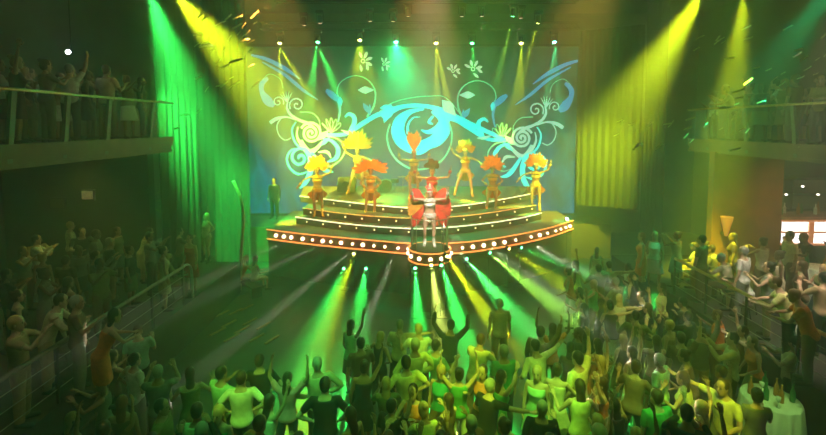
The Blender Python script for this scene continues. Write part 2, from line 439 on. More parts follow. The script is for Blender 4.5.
# ================================================================ people
SKIN = [mat('skin_light', (.58,.37,.26), .5, var=.06), mat('skin_tan', (.40,.23,.14), .5, var=.06), mat('skin_dark', (.17,.09,.055), .5, var=.06)]
EYEM = mat('eye_dark', (.02,.015,.01), .3, var=0); LIPM = mat('lip', (.40,.12,.10), .5, var=0)
HAIR = {'black': mat('hair_black', (.012,.01,.009), .45, var=.3), 'brown': mat('hair_brown', (.06,.03,.015), .5, var=.3),
        'blond': mat('hair_blond', (.50,.34,.13), .5, var=.25), 'grey': mat('hair_grey', (.33,.32,.30), .6, var=.2), 'red': mat('hair_red', (.22,.06,.02), .5, var=.3)}
CLOTH = {k: mat('cloth_'+k.replace(' ', '_'), c, .85, var=.15, scale=14) for k, c in {
    'white': (.72,.72,.68), 'cream': (.60,.52,.36), 'pale yellow': (.70,.66,.28), 'mint': (.34,.58,.42), 'green': (.08,.34,.12), 'teal': (.03,.30,.26),
    'orange': (.70,.22,.05), 'red': (.50,.05,.04), 'brown': (.14,.08,.045), 'tan': (.42,.30,.17), 'grey': (.20,.20,.20), 'black': (.015,.015,.016),
    'navy': (.015,.02,.06), 'blue': (.05,.12,.35), 'pink': (.62,.30,.33), 'olive': (.16,.17,.06)}.items()}
SHOE = mat('shoe_black', (.01,.01,.01), .4, var=0)

def evalmods(me, voxel, smooth=2, fac=.5):
    o = bpy.data.objects.new('tmp', me); COL.objects.link(o)
    m = o.modifiers.new('r', 'REMESH'); m.mode = 'VOXEL'; m.voxel_size = voxel; m.use_smooth_shade = True
    if smooth:
        s = o.modifiers.new('s', 'SMOOTH'); s.iterations = smooth; s.factor = fac
    dg = bpy.context.evaluated_depsgraph_get()
    r = bpy.data.meshes.new_from_object(o.evaluated_get(dg), depsgraph=dg)
    bpy.data.objects.remove(o); bpy.data.meshes.remove(me)
    return r

def V(*a): return Vector(a)
D0 = V(0,0,-1)
POSES = {
 'stand':   dict(ua=(V(.16,.02,-1), V(-.16,-.02,-1)), fa=(V(.08,.22,-1), V(-.08,.22,-1))),
 'hips':    dict(ua=(V(.75,-.25,-.75), V(-.75,-.25,-.75)), fa=(V(-.75,.35,-.55), V(.75,.35,-.55))),
 'wave':    dict(ua=(V(.45,.15,.85), V(-.2,.0,-1)), fa=(V(.1,.15,1), V(.0,.45,-.9)), lean=.04),
 'arms_up': dict(ua=(V(.6,.15,.75), V(-.6,.15,.75)), fa=(V(-.05,.2,1), V(.05,.2,1)), lean=-.04),
 'dance':   dict(ua=(V(.5,.35,-.7), V(-.45,.3,-.75)), fa=(V(.25,.85,.35), V(-.1,.8,.5)), th=(V(.12,.22,-1), V(-.12,.05,-1)), sh=(V(.0,-.2,-1), V(-.04,-.12,-1)), lean=.1),
 'phone':   dict(ua=(V(.25,.75,-.35), V(-.25,.75,-.35)), fa=(V(-.35,.55,.75), V(.35,.55,.75)), lean=-.03),
 'lean':    dict(ua=(V(.35,.55,-.75), V(-.35,.55,-.75)), fa=(V(-.55,.75,-.05), V(.55,.75,-.05)), lean=.32),
 'drink':   dict(ua=(V(.25,.35,-.85), V(-.2,.05,-1)), fa=(V(-.15,.75,.62), V(-.02,.2,-1)), th=(V(.08,.1,-1), V(-.1,-.08,-1)), sh=(V(.02,-.1,-1), V(-.02,-.02,-1))),
 'reach':   dict(ua=(V(.95,.25,.05), V(-.3,.1,-.9)), fa=(V(.95,.35,.12), V(.35,.6,-.5)), lean=.12, th=(V(.2,.1,-1), V(-.15,-.05,-1)), sh=(V(.05,-.1,-1), V(-.02,-.06,-1))),
 'clap':    dict(ua=(V(.3,.6,-.55), V(-.3,.6,-.55)), fa=(V(-.55,.6,.55), V(.55,.6,.55))),
 'sit':     dict(ua=(V(.2,.25,-1), V(-.2,.25,-1)), fa=(V(-.2,.95,-.12), V(.2,.95,-.12)), th=(V(.16,1,-.03), V(-.16,1,-.03)), sh=(V(.0,-.05,-1), V(.0,.08,-1)), lean=.08),
 'sit_lean':dict(ua=(V(.35,.6,-.7), V(-.35,.6,-.7)), fa=(V(-.5,.75,.2), V(.5,.75,.2)), th=(V(.18,1,-.03), V(-.18,1,-.03)), sh=(V(.0,-.05,-1), V(.0,.02,-1)), lean=.3),
 'sit_wave':dict(ua=(V(.8,.35,.3), V(-.2,.25,-1)), fa=(V(.45,.3,.8), V(.2,.95,-.12)), th=(V(.16,1,-.03), V(-.16,1,-.03)), sh=(V(.0,-.05,-1), V(.0,.08,-1)), lean=.05),
 # performers
 'show_a':  dict(ua=(V(.85,.1,-.35), V(-.8,.15,.45)), fa=(V(.55,.35,-.7), V(-.25,.2,.95)), th=(V(.05,.28,-1), V(-.1,-.03,-1)), sh=(V(-.03,-.28,-1), V(0,-.03,-1)), lean=-.06, heel=.09),
 'show_b':  dict(ua=(V(.8,.15,.55), V(-.85,.1,-.35)), fa=(V(.3,.3,.9), V(-.5,.45,-.6)), th=(V(.34,.1,-.95), V(-.22,.04,-1)), sh=(V(.24,-.12,-1), V(-.1,-.05,-1)), lean=-.03, heel=.09),
 'show_c':  dict(ua=(V(.85,.1,.1), V(-.85,.1,.1)), fa=(V(.2,.3,.95), V(-.2,.3,.95)), th=(V(.1,.12,-1), V(-.06,.0,-1)), sh=(V(-.02,-.14,-1), V(.02,-.02,-1)), heel=.09),
 'show_d':  dict(ua=(V(.6,-.2,-.75), V(-.6,-.2,-.75)), fa=(V(-.6,.45,-.5), V(.6,.45,-.5)), th=(V(.14,.05,-1), V(-.06,.1,-1)), sh=(V(.03,-.07,-1), V(.02,-.12,-1)), lean=-.03, heel=.09),
}
ARMPH = {'stand': 'arms down', 'hips': 'hands on hips', 'wave': 'one arm up', 'arms_up': 'both arms up', 'dance': 'dancing', 'phone': 'hands raised to face',
         'lean': 'leaning forward', 'drink': 'one hand held up', 'reach': 'one arm stretched out', 'clap': 'clapping', 'sit': 'seated', 'sit_lean': 'seated leaning forward', 'sit_wave': 'seated with one arm up'}
class Fig: pass
FIGS = {}
def figure(pose, fem):
    key = (pose, fem)
    if key in FIGS: return FIGS[key]
    P = POSES[pose]; f = Fig(); FIGS[key] = f
    sc = .945 if fem else 1.0
    f.sc = sc
    th = P.get('th', (V(.07,.01,-1), V(-.07,.03,-1))); sh = P.get('sh', (V(.0,-.04,-1), V(.0,-.05,-1)))
    f.hips = [V(s*(.095 if fem else .088), 0, -.03) for s in (1, -1)]
    f.kn = [f.hips[i]+th[i].normalized()*.42 for i in (0,1)]
    f.an = [f.kn[i]+sh[i].normalized()*.40 for i in (0,1)]
    heel = P.get('heel', 0)
    low = min(a.z for a in f.an)
    f.pelvis = -low+.085+heel
    lean = P.get('lean', 0)
    f.T = Matrix.Rotation(-lean, 4, 'X')
    shx = .165 if fem else .195
    f.sho = [f.T@V(s*shx, -.01, .475) for s in (1,-1)]
    ua, fa = P['ua'], P['fa']
    f.elb = [f.sho[i]+ua[i].normalized()*.285 for i in (0,1)]
    f.wri = [f.elb[i]+fa[i].normalized()*.25 for i in (0,1)]
    f.fa = [d.normalized() for d in fa]
    f.head = Matrix.Translation(f.T@V(0,.015,.695))@Matrix.Rotation(-lean*.3, 4, 'X')
    f.off = V(0,0,f.pelvis); f.heel = heel; f.fem = fem; f.pose = pose
    f.cache = {}
    return f
def torso_rings(f, z0, z1, infl, n=16):
    prof_m = [(-.12,.10,.085,0),(-.06,.165,.115,-.01),(.0,.172,.118,-.012),(.08,.155,.105,0),(.16,.148,.102,.002),(.26,.162,.112,.005),(.36,.178,.118,.0),(.44,.185,.10,-.008),(.49,.155,.082,-.01),(.525,.085,.066,-.008),(.56,.058,.058,.0),(.64,.055,.057,.008)]
    prof_f = [(-.12,.10,.085,0),(-.06,.172,.12,-.015),(.0,.178,.122,-.018),(.08,.145,.10,-.004),(.16,.122,.09,.0),(.26,.136,.108,.015),(.33,.15,.13,.022),(.40,.155,.105,.004),(.45,.158,.088,-.006),(.49,.13,.072,-.01),(.525,.07,.055,-.008),(.56,.046,.047,.0),(.64,.045,.047,.008)]
    pr = prof_f if f.fem else prof_m
    def ev(z):
        for a, b in zip(pr, pr[1:]):
            if a[0] <= z <= b[0]:
                t = (z-a[0])/(b[0]-a[0]); return [a[k]+(b[k]-a[k])*t for k in range(4)]
        return list(pr[-1] if z > 0 else pr[0])
    zs = sorted(set([z0, z1]+[p[0] for p in pr if z0 < p[0] < z1])); out = []
    for z in zs:
        _, a, d, oy = ev(z)
        out.append([f.T@V((a+infl)*cos(2*pi*j/n), (d+infl)*sin(2*pi*j/n)+oy, z) for j in range(n)])
    return out
def arm_pts(f, i, t1, infl):
    k = .86 if f.fem else 1.0
    s, e, w = f.sho[i], f.elb[i], f.wri[i]
    inn = f.T@V((.09 if i == 0 else -.09), -.005, .455)
    full = [(inn,.055),(s,.056),(s.lerp(e,.3),.05),(s.lerp(e,.7),.043),(e,.039),(e.lerp(w,.3),.040),(e.lerp(w,.7),.032),(w,.026)]
    m = {'short': 4, 'long': 8, 'all': 8}[t1]
    pts = full[:m]
    return [p for p, _ in pts], [r*k+infl for _, r in pts]
def leg_pts(f, i, infl, hem=0, upto=8):
    h, k, a = f.hips[i], f.kn[i], f.an[i]; q = .95 if f.fem else 1.0
    full = [(h+V(0,0,.05),.085),(h.lerp(k,.12),.092),(h.lerp(k,.45),.078),(h.lerp(k,.85),.058),(k.lerp(a,.05),.054),(k.lerp(a,.3),.055),(k.lerp(a,.65),.042),(a,.034)][:upto]
    return [p for p, _ in full], [r*q+infl+hem*n_/7 for n_, (_, r) in enumerate(full)]
def shift(b, f):
    b.v = [tuple((Vector(p)+f.off)*f.sc) for p in b.v]
def foot_dir(f, i):
    d = f.kn[i]-f.hips[i]; return V(.25*(1 if i == 0 else -1), 1, -.55 if f.heel else 0).normalized()
def body_mesh(f):
    if 'body' in f.cache: return f.cache['body']
    b = MB(); b.rings(torso_rings(f, -.12, .64, 0))
    for i in (0, 1):
        p, r = arm_pts(f, i, 'all', 0); b.tube(p, r, 10)
        p, r = leg_pts(f, i, 0); b.tube(p, r, 12)
        a = f.an[i]; d = foot_dir(f, i)
        b.tube([a-V(d.x,d.y,0)*.05+V(0,0,-.045-f.heel*.4), a+V(0,0,-.03), a+d*.07+V(0,0,-.05), a+d*.15+V(0,0,-.062)], [.034,.042,.04,.032], 10)
    shift(b, f)
    me = evalmods(b.mesh('body', []), .017, 2)
    g = MB(); g.add([v.co for v in me.vertices], [tuple(p.vertices) for p in me.polygons]); bpy.data.meshes.remove(me)
    # head with a face
    hd = MB(); prof = [(-.125,.030,.030,.045),(-.11,.048,.052,.030),(-.085,.058,.070,.018),(-.05,.066,.083,.008),(-.01,.071,.090,.002),(.03,.074,.094,-.003),(.07,.072,.092,-.006),(.10,.058,.075,-.008),(.12,.034,.045,-.008),(.128,.008,.01,-.008)]
    n = 18; rs = []
    for z, a, d, oy in prof:
        ring = []
        for j in range(n):
            t = 2*pi*j/n; x, y = a*cos(t), d*sin(t)+oy
            if sin(t) > .6 and -.02 < z < .02: y -= .008*(1 if abs(cos(t)) > .25 else 0)     # eye sockets
            ring.append(V(x, y, z))
        rs.append(ring)
    hd.rings(rs, 0)
    hd.tube([V(0,.088,.012), V(0,.104,-.02), V(0,.112,-.036), V(0,.092,-.046)], [.008,.011,.015,.010], 8, 0)   # nose
    for s in (1,-1):
        hd.ell((s*.029,.080,.006), (.014,.010,.009), 8, 6, 1)
        hd.ell((s*.029,.086,.024), (.019,.006,.004), 8, 4, 1)
        hd.ell((s*.074,-.004,-.012), (.010,.018,.030), 8, 6, 0)
    hd.ell((0,.088,-.072), (.024,.009,.008), 8, 5, 2)
    M = Matrix.Translation(f.off)@f.head
    hv = [(M@Vector(p))*f.sc for p in hd.v]
    base = len(g.v); g.v += [tuple(p) for p in hv]; g.f += [tuple(base+i for i in q) for q in hd.f]; g.m += hd.m
    # hands: palm, four unequal fingers, thumb from the side
    hb = MB()
    for i in (0, 1):
        w, d = f.wri[i], f.fa[i]
        s = 1 if i == 0 else -1
        side = V(0,0,1).cross(d)
        side = side.normalized() if side.length > .2 else V(0,1,0)
        if abs(d.z) > .8: side = V(0,1,0)-d*d.y; side.normalize()
        nrm = d.cross(side).normalized()
        if nrm.dot(V(-s,0,0)) < 0: nrm = -nrm
        hb.tube([w-d*.02, w+d*.03, w+d*.075, w+d*.095], [.024,.036,.040,.034], 10, 0, .42, side)
        for k, ln in enumerate((.066,.076,.071,.055)):
            o_ = w+d*.085+side*(.030-.020*k)
            e1 = o_+d*ln*.45+nrm*ln*.08; e2 = e1+d*ln*.32+nrm*ln*.2; e3 = e2+d*ln*.2+nrm*ln*.25
            hb.tube([o_-d*.01, e1, e2, e3], [.0095,.009,.008,.006], 6)
        o_ = w+d*.03+side*.03
        hb.tube([o_, o_+d*.025+side*.028, o_+d*.052+side*.036+nrm*.012, o_+d*.07+side*.034+nrm*.022], [.013,.011,.010,.007], 6)
    shift(hb, f); base = len(g.v); g.v += hb.v; g.f += [tuple(base+i for i in q) for q in hb.f]; g.m += hb.m
    me = g.mesh('person_body', [SKIN[0], EYEM, LIPM]); f.cache['body'] = me; return me
def cloth_mesh(f, kind):
    if kind in f.cache: return f.cache[kind]
    b = MB(); vox = .02
    if kind in ('tshirt', 'shirt', 'vest'):
        b.rings(torso_rings(f, -.09, .50, .017))
        if kind != 'vest':
            for i in (0, 1):
                p, r = arm_pts(f, i, 'short' if kind == 'tshirt' else 'long', .013); b.tube(p, r, 10)
    elif kind == 'trousers':
        b.rings(torso_rings(f, -.11, .07, .010))
        for i in (0, 1):
            p, r = leg_pts(f, i, .014, .018); b.tube(p, r, 12)
    elif kind == 'shorts':
        b.rings(torso_rings(f, -.11, .07, .010))
        for i in (0, 1):
            p, r = leg_pts(f, i, .016, .01, 4); b.tube(p, r, 12)
    elif kind in ('dress', 'skirt'):
        if kind == 'dress': b.rings(torso_rings(f, -.05, .43, .014))
        mid = (f.kn[0]+f.kn[1])/2; sp_ = abs(f.kn[0].x-f.kn[1].x)/2; n = 16; rs = []
        sy = abs(f.kn[0].y-f.kn[1].y)/2
        for t in (-.12, .0, .25, .6, .95):
            c = V(0,-.012,-.03).lerp(V(mid.x,mid.y,mid.z), max(t,0)); tt = max(t, 0)
            if t < 0: c = V(0,-.01,.07)
            a = (.160 if t < 0 else .192)+tt*(sp_-.03); d = (.115 if t < 0 else .138)+tt*(sy+.01)
            rs.append([c+V(a*cos(2*pi*j/n)*(1+.05*tt*sin(5*2*pi*j/n)), d*sin(2*pi*j/n)*(1+.05*tt*cos(5*2*pi*j/n)), 0) for j in range(n)])
        b.rings(rs[::-1])
    elif kind == 'bra':
        b.rings(torso_rings(f, .27, .38, .012)); vox = .014
    elif kind == 'briefs':
        b.rings(torso_rings(f, -.10, .06, .012)); vox = .016
    shift(b, f)
    me = evalmods(b.mesh(kind, []), vox, 1); me.materials.append(CLOTH['white']); f.cache[kind] = me; return me
def hair_mesh(f, kind):
    k = 'hair_'+kind
    if k in f.cache: return f.cache[k]
    b = MB(); b.ell((0,-.020,.036), (.086,.098,.104), 16, 12)
    if kind in ('long', 'bun'):
        b.ell((0,-.035,.0), (.084,.085,.11), 14, 10)
    if kind == 'long':
        rs = []
        for z, a, d, y in ((.02,.080,.07,-.03),(-.08,.074,.05,-.052),(-.17,.078,.036,-.082),(-.24,.070,.028,-.095),(-.29,.045,.018,-.098)):
            rs.append([V(a*cos(2*pi*j/14), d*sin(2*pi*j/14)+y, z) for j in range(14)])
        b.rings(rs)
    if kind == 'bun': b.ell((0,-.10,.10), (.048,.048,.045), 12, 8)
    if kind == 'short': b.ell((0,-.045,-.005), (.077,.062,.085), 12, 8)
    M = Matrix.Translation(f.off)@f.head; b.v = [tuple((M@Vector(p))*f.sc) for p in b.v]
    me = evalmods(b.mesh(k, []), .012, 1); me.materials.append(HAIR['black']); f.cache[k] = me; return me
def shoe_mesh(f):
    if 'shoe' in f.cache: return f.cache['shoe']
    r = []
    for i in (0, 1):
        b = MB(); a = f.an[i]; d = foot_dir(f, i); h = V(d.x,d.y,0).normalized()
        if f.heel:
            b.tube([a+V(0,0,.16), a+V(0,0,.02), a+d*.07+V(0,0,-.048), a+d*.16+V(0,0,-.062)], [.046,.044,.046,.037], 10)
            b.tube([a-h*.045+V(0,0,-.03), a-h*.05+V(0,0,-.08-f.heel)], [.022,.01], 8)
        else:
            b.tube([a-h*.065+V(0,0,-.045), a+V(0,0,-.035), a+h*.08+V(0,0,-.047), a+h*.165+V(0,0,-.058), a+h*.19+V(0,0,-.062)], [.034,.047,.045,.038,.018], 10)
        shift(b, f); r.append(b.mesh('shoe', [SHOE]))
    f.cache['shoe'] = r; return r
def setm(o, m, slot=0):
    o.material_slots[slot].link = 'OBJECT'; o.material_slots[slot].material = m
PEOPLE = []
def person(pos, rz, pose, fem, top, topc, bot, botc, hair, hairc, label, group=None, skin=0, scale=1.0, shoes=True):
    f = figure(pose, fem)
    o = link('person', body_mesh(f)); setm(o, SKIN[skin])
    o.location = pos; o.rotation_euler = (0,0,rz); o.scale = (scale,)*3
    tag(o, label, 'person', group)
    def child(nm, me, m):
        c = link(nm, me, o)
        if m is not None: setm(c, m)
        return c
    if hair: child('hair', hair_mesh(f, hair), HAIR[hairc])
    if top == 'dress': child('dress', cloth_mesh(f, 'dress'), CLOTH[topc])
    else:
        if bot: child(bot, cloth_mesh(f, bot), CLOTH[botc])
        if top: child(top, cloth_mesh(f, top), CLOTH[topc])
    if shoes:
        for me in shoe_mesh(f): child('shoe', me, None)
    PEOPLE.append(o); o['hd'] = 0
    del o['hd']
    return o
def headpos(px, py, zf, ht=1.66):
    """where a person stands whose head centre the photograph shows at px, py, on a floor at height zf"""
    return atz(px, py, zf+ht)-V(0,0,ht)
def toward(p, q): return math.atan2(-(q[0]-p[0]), q[1]-p[1])
TAKEN = []
def free(p, d=.55): return all((p[0]-q[0])**2+(p[1]-q[1])**2 > d*d or abs(p[2]-q[2]) > 1 for q in TAKEN)
USED = set()
TOPN = {'tshirt': 'T-shirt', 'shirt': 'shirt', 'vest': 'sleeveless top', 'dress': 'dress'}
HAIRN = {'short': 'short {} hair', 'long': 'long {} hair', 'bun': '{} hair in a bun'}
def put(px, py, zf, rz, pose, fem, top, topc, bot, botc, hair, hairc, label, group=None, skin=0, drop=0):
    ht = (1.62 if not fem else 1.53)
    if pose.startswith('sit'): ht = 1.24 if not fem else 1.17
    p = headpos(px, py, zf, ht); TAKEN.append((p.x, p.y, zf)); USED.add(label)
    return person((p.x,p.y,zf), rz, pose, fem, top, topc, bot, botc, hair, hairc, label, group, skin)
up = 0.0
# ---- the people who stand out: head px, floor, turn, pose, woman?, clothes, hair, label
STAR = [
 (241,379,0, .15,'hips',0,'tshirt','white','trousers','black','short','brown','man in a white T-shirt with hands on hips at the front crowd\'s dark edge'),
 (221,374,0, -.5,'clap',0,'tshirt','mint','trousers','black','short','black','man in a pale mint T-shirt beside the white T-shirt with hands on hips'),
 (419,331,0, .1,'dance',0,'tshirt','white','trousers','black','short','blond','blond man in an untucked white T-shirt below the round podium'),
 (476,343,0, -.6,'lean',0,'tshirt','pale yellow','trousers','brown','short','brown','man in a bright white T-shirt lit yellow bending forward behind the red top'),  # white shirt; the yellow light on it is put into the cloth colour
 (459,374,0, .0,'arms_up',1,'vest','green','trousers','white','bun','black','dark-haired woman in white trousers and green top, elbows raised'),
 (441,372,0, 2.8,'stand',1,'vest','teal','skirt','brown','long','blond','blond woman in a teal sleeveless top facing away from the stage'),
 (483,372,0, 2.6,'drink',1,'vest','orange','skirt','black','long','brown','woman in an orange sleeveless top, one hand held up'),
 (500,378,0, -1.1,'wave',1,'dress','green','', '', 'long','brown','woman in a green dress waving one bare arm'),
 (413,392,0, 2.9,'clap',1,'vest','orange','trousers','navy','long','black','black-haired woman in an orange top near the dark-suited backs'),
 (428,417,0, .3,'lean',1,'tshirt','pale yellow','skirt','green','bun','blond','woman in pale yellow T-shirt and green skirt stooping near the frame\'s bottom'),
 (537,373,0, 2.7,'stand',1,'dress','mint','', '', 'long','blond','woman in a long white dress lit green with loose blond hair'),  # white dress; the green light on her is put into its mint colour
 (557,372,0, -.4,'dance',1,'dress','cream','', '', 'bun','brown','woman in a cream dress dancing beside the white dress lit green'),
 (504,352,0, .2,'stand',0,'tshirt','green','trousers','black','short','grey','grey-haired man in a green T-shirt seen from behind'),
 (500,304,0, .1,'stand',0,'tshirt','tan','trousers','brown','short','grey','lone grey-haired man in tan T-shirt close to the stage lamps'),
 (648,252,0, .2,'hips',0,'shirt','white','trousers','grey','short','brown','man in a bright white shirt standing by the end of the bar-side rail'),
 (597,251,0, -.5,'stand',1,'dress','tan','', '', 'long','brown','woman in a tan dress near the lit tip of the stage'),
 (610,266,0, -.2,'reach',0,'tshirt','cream','trousers','tan','short','brown','man in a cream T-shirt stretching an arm toward the bar-side rail'),
 (655,236,1.1, 2.4,'drink',1,'vest','white','skirt','pink','long','blond','brightly lit blond woman in white top beyond the bar-side rail'),
 (642,237,1.1, 1.2,'stand',1,'dress','orange','', '', 'long','red','red-haired woman in an orange dress beside the brightly lit blond'),
 (697,246,1.1, .9,'sit',1,'vest','white','skirt','cream','long','brown','brown-haired woman in white sleeveless top seated first along the bar-side rail'),
 (714,249,1.1, .7,'sit',0,'shirt','tan','trousers','brown','short','brown','man in a tan shirt seated second along the bar-side rail'),
 (731,258,1.1, .6,'sit_lean',0,'tshirt','cream','trousers','brown','short','grey','broad grey-haired man in a cream T-shirt seated at the bar-side rail'),
 (749,267,1.1, 1.0,'sit_lean',1,'vest','white','skirt','black','bun','blond','woman in white top with a blond bun leaning at the bar-side rail'),
 (744,252,1.1, .5,'stand',0,'tshirt','white','trousers','grey','short','grey','grey-haired man in a white T-shirt standing behind the seated row'),
 (791,284,1.1, .9,'lean',0,'tshirt','pale yellow','trousers','black','short','brown','man in a pale yellow T-shirt leaning over the bar-side rail'),
 (812,297,1.1, .9,'lean',0,'tshirt','orange','trousers','brown',None,'brown','bald man in an orange T-shirt leaning on the bar-side rail'),
 (805,248,1.1, 1.4,'sit_wave',1,'vest','pink','skirt','black','long','blond','blond woman in a pink top raising one arm beside the tall clothed table'),
 (757,396,0, -.3,'drink',1,'tshirt','olive','trousers','black','bun','black','woman with a black bun beside the white-draped bottle table'),
 (727,386,0, 1.9,'reach',0,'tshirt','pale yellow','trousers','grey','short','brown','man in a pale yellow T-shirt stretching an arm beside the bottle table'),
 (757,342,0, 1.4,'reach',1,'vest','orange','skirt','olive','long','brown','woman in orange top reaching sideways below the bar-side rail'),
 (791,342,0, 1.0,'clap',0,'tshirt','cream','trousers','black','short','black','man in a cream T-shirt clapping just below the bar-side rail'),
 (745,332,0, 1.2,'wave',1,'vest','brown','skirt','black','long','black','black-haired woman in brown top waving below the bar-side rail'),
 (670,326,0, .6,'stand',1,'dress','tan','', '', 'short','blond','short-haired blond woman in tan dress in the sparse middle of the floor'),
 (688,380,0, .8,'dance',1,'vest','pale yellow','skirt','green','long','brown','woman in pale yellow top and green skirt dancing near the bottle table'),
 (657,398,0, .2,'stand',0,'tshirt','green','trousers','navy','short','brown','brown-haired man in a plain green T-shirt in the thick of the crowd'),
 (700,408,0, .5,'arms_up',1,'vest','orange','skirt','teal','long','blond','blond woman in an orange top with both arms up near the bottle table'),
 (620,300,0, -.3,'reach',1,'vest','cream','skirt','tan','long','blond','blond woman in cream top stretching an arm near the stage side'),
 (598,345,0, .2,'stand',1,'dress','orange','', '', 'long','black','black-haired woman in an orange dress where the crowd thins out'),
 (44,302,1.1, -1.0,'lean',0,'shirt','cream','trousers','tan','short','black','man in a cream shirt and tan trousers leaning over the palm-side rail'),
 (17,324,1.1, -1.1,'phone',0,'tshirt','tan','trousers','tan','short','blond','blond man in tan T-shirt raising hands to his face at the palm-side rail'),
 (76,303,1.1, -1.0,'drink',0,'tshirt','brown','trousers','grey','short','grey','grey-haired man in brown T-shirt, hand up, at the palm-side rail'),
 (99,318,1.1, -.8,'lean',1,'dress','orange','', '', 'long','black','woman in an orange dress leaning over the palm-side rail'),
 (138,331,0, .5,'drink',0,'tshirt','mint','trousers','black','short','brown','man in a mint T-shirt alone on the dark floor below the palm-side rail'),
 (112,357,0, -.4,'clap',1,'vest','brown','skirt','black','long','brown','brown-haired woman clapping below the palm-side rail'),
 (102,384,0, 2.0,'phone',1,'vest','grey','trousers','black','bun','brown','woman in grey top with hands raised below the palm-side rail'),
 (122,404,0, .3,'stand',1,'dress','brown','', '', 'long','red','red-haired woman in a brown dress on the dark floor'),
 (190,376,0, .5,'dance',1,'dress','olive','', '', 'long','brown','woman in an olive dress dancing left of the mint T-shirt'),
 (197,412,0, .1,'stand',0,'tshirt','mint','trousers','black','short','black','black-haired man in mint T-shirt facing the stage near the bottom edge'),
 (219,414,0, 3.0,'stand',1,'dress','green','', '', 'long','blond','blond woman in a green dress facing away near the bottom edge'),
 (206,219,1.1, 2.6,'show_d',1,'vest','cream','shorts','tan','long','blond','golden-lit woman in cream top on the terrace end nearest the stage'),
 (190,239,1.1, 2.9,'stand',1,'dress','red','', '', 'long','black','black-haired woman in a red dress on the palm-side terrace'),
 (163,251,1.1, -.9,'stand',1,'dress','cream','', '', 'bun','brown','woman in cream dress with brown bun near the palm'),
 (36,240,1.1, -.9,'clap',0,'shirt','white','trousers','black','short','black','man in white shirt clapping in the dark beneath the balcony'),
 (70,226,1.1, -.7,'stand',0,'shirt','cream','trousers','brown','short','blond','blond man in cream shirt standing in the dark beneath the balcony'),
 (96,256,1.1, -.8,'phone',0,'shirt','grey','trousers','black','short','brown','man in grey shirt with hands raised beneath the balcony'),
 (240,258,0, -.9,'sit_lean',1,'vest','orange','skirt','tan','long','blond','blond woman in orange-lit top sitting on the stage-side bench'),  # the orange light on this figure is put into the colour of the top
 (254,259,0, -.7,'sit',1,'dress','cream','', '', 'long','brown','brown-haired woman in cream dress sitting on the stage-side bench'),
]
for s in STAR:
    px, py, zf, rz, pose, fem, top, tcx, bot, bc, hair, hc, lab = s
    put(px, py, zf, rz, pose, fem, top, tcx, bot, bc, hair, hc, lab, skin=rnd.choice((0,0,1)))
for q_ in ((771,398,1.08,0),(822,268,1.1,1.1)):
    q2 = atz(q_[0], q_[1], q_[2]+q_[3]); TAKEN += [(q2.x+a_, q2.y+b_, q_[3]) for a_ in (-.3,.3) for b_ in (-.3,.3)]
TAKEN.append((*atz(143,246,1.1).xy, 1.1))
# ---- the rest of the crowd
def crowd(n, sample, zone, pal, poses, group, face, dark=0, minsep=.56, maxtry=6000):
    k = tr = 0
    while k < n and tr < maxtry:
        tr += 1
        p = sample()
        if p is None or not free(p, minsep): continue
        fem = rnd.random() < .5; pose = rnd.choice(poses)
        top = rnd.choice(('vest','dress','tshirt','vest')) if fem else rnd.choice(('tshirt','tshirt','shirt'))
        if pose.startswith('sit') and top == 'dress': top = 'vest'
        tcx = rnd.choice(pal); hair = rnd.choice(('long','long','bun')) if fem else 'short'
        hc = rnd.choice(('black','brown','brown','blond') if fem else ('black','brown','black','grey'))
        who = 'woman' if fem else 'man'
        z = zone(p) if callable(zone) else zone
        lab = f"{hc}-haired {who} in {tcx} {TOPN[top]}, {ARMPH[pose]}, {z}"
        if lab in USED: continue
        USED.add(lab); TAKEN.append(p); k += 1
        bc = rnd.choice(('black','navy','brown','grey','tan') if not fem else ('black','white','olive','brown','navy'))
        bot = '' if top == 'dress' else ('trousers' if (not fem or rnd.random() < .5 or pose.startswith('sit')) else 'skirt')
        o = person((p[0],p[1],p[2]), face(p)+rnd.uniform(-1.1,1.1)*rnd.choice((.4,1,1)), pose, fem, top, tcx, bot, bc, hair, hc, lab, group, rnd.choice((0,0,1,1,2)), rnd.uniform(.93,1.05))
        if p[2] == 0: o.rotation_euler.x, o.rotation_euler.y = rnd.uniform(-.05,.05), rnd.uniform(-.05,.05)
STG0 = (.4, 15.5)
fst = lambda p: toward(p, STG0)
BR = ('white','cream','pale yellow','mint','green','teal','orange','grey','black','black','navy','olive','brown','pink','black','navy','brown')
DK = ('black','brown','grey','navy','olive','tan','cream','white','black')
PZ = ('stand','dance','wave','arms_up','clap','drink','hips','dance','phone','reach')
def px_sample(x0, x1, y0, y1, zf, ok=lambda x, y: True, ht=1.6):
    def s():
        x, y = rnd.uniform(x0, x1), rnd.uniform(y0, y1)
        if not ok(x, y): return None
        p = headpos(x, y, zf, ht)
        if zf == 0 and (p.x < -5.5 or p.x > 6.75): return None
        return (p.x, p.y, zf)
    return s
def zfloor(p):
    x, y, _ = proj((p[0],p[1],1.6))
    v = 'front row' if y > 415 else 'second row' if y > 385 else 'mid crowd' if y > 350 else 'far crowd'
    h = 'below the podium' if 370 < x < 480 else 'by the bottle table' if x > 690 else 'on the bar side' if x > 560 else 'beside the podium line' if x >= 480 else 'near gold strips' if x < 260 else 'under green beams'
    return v+' '+h
crowd(34, px_sample(380,640,362,446,0), zfloor, BR, PZ, 'dancers on the floor', fst, minsep=.5)
crowd(26, px_sample(255,378,362,446,0, lambda x, y: not 325 < x < 352), zfloor, BR, PZ, 'dancers on the floor', fst, minsep=.55)
crowd(8, px_sample(352,470,322,362,0), zfloor, BR, PZ, 'dancers on the floor', fst)
crowd(32, px_sample(600,775,330,446,0, lambda x, y: not (735 < x < 800 and y > 350)), zfloor, BR, PZ, 'dancers on the floor', fst, minsep=.52)
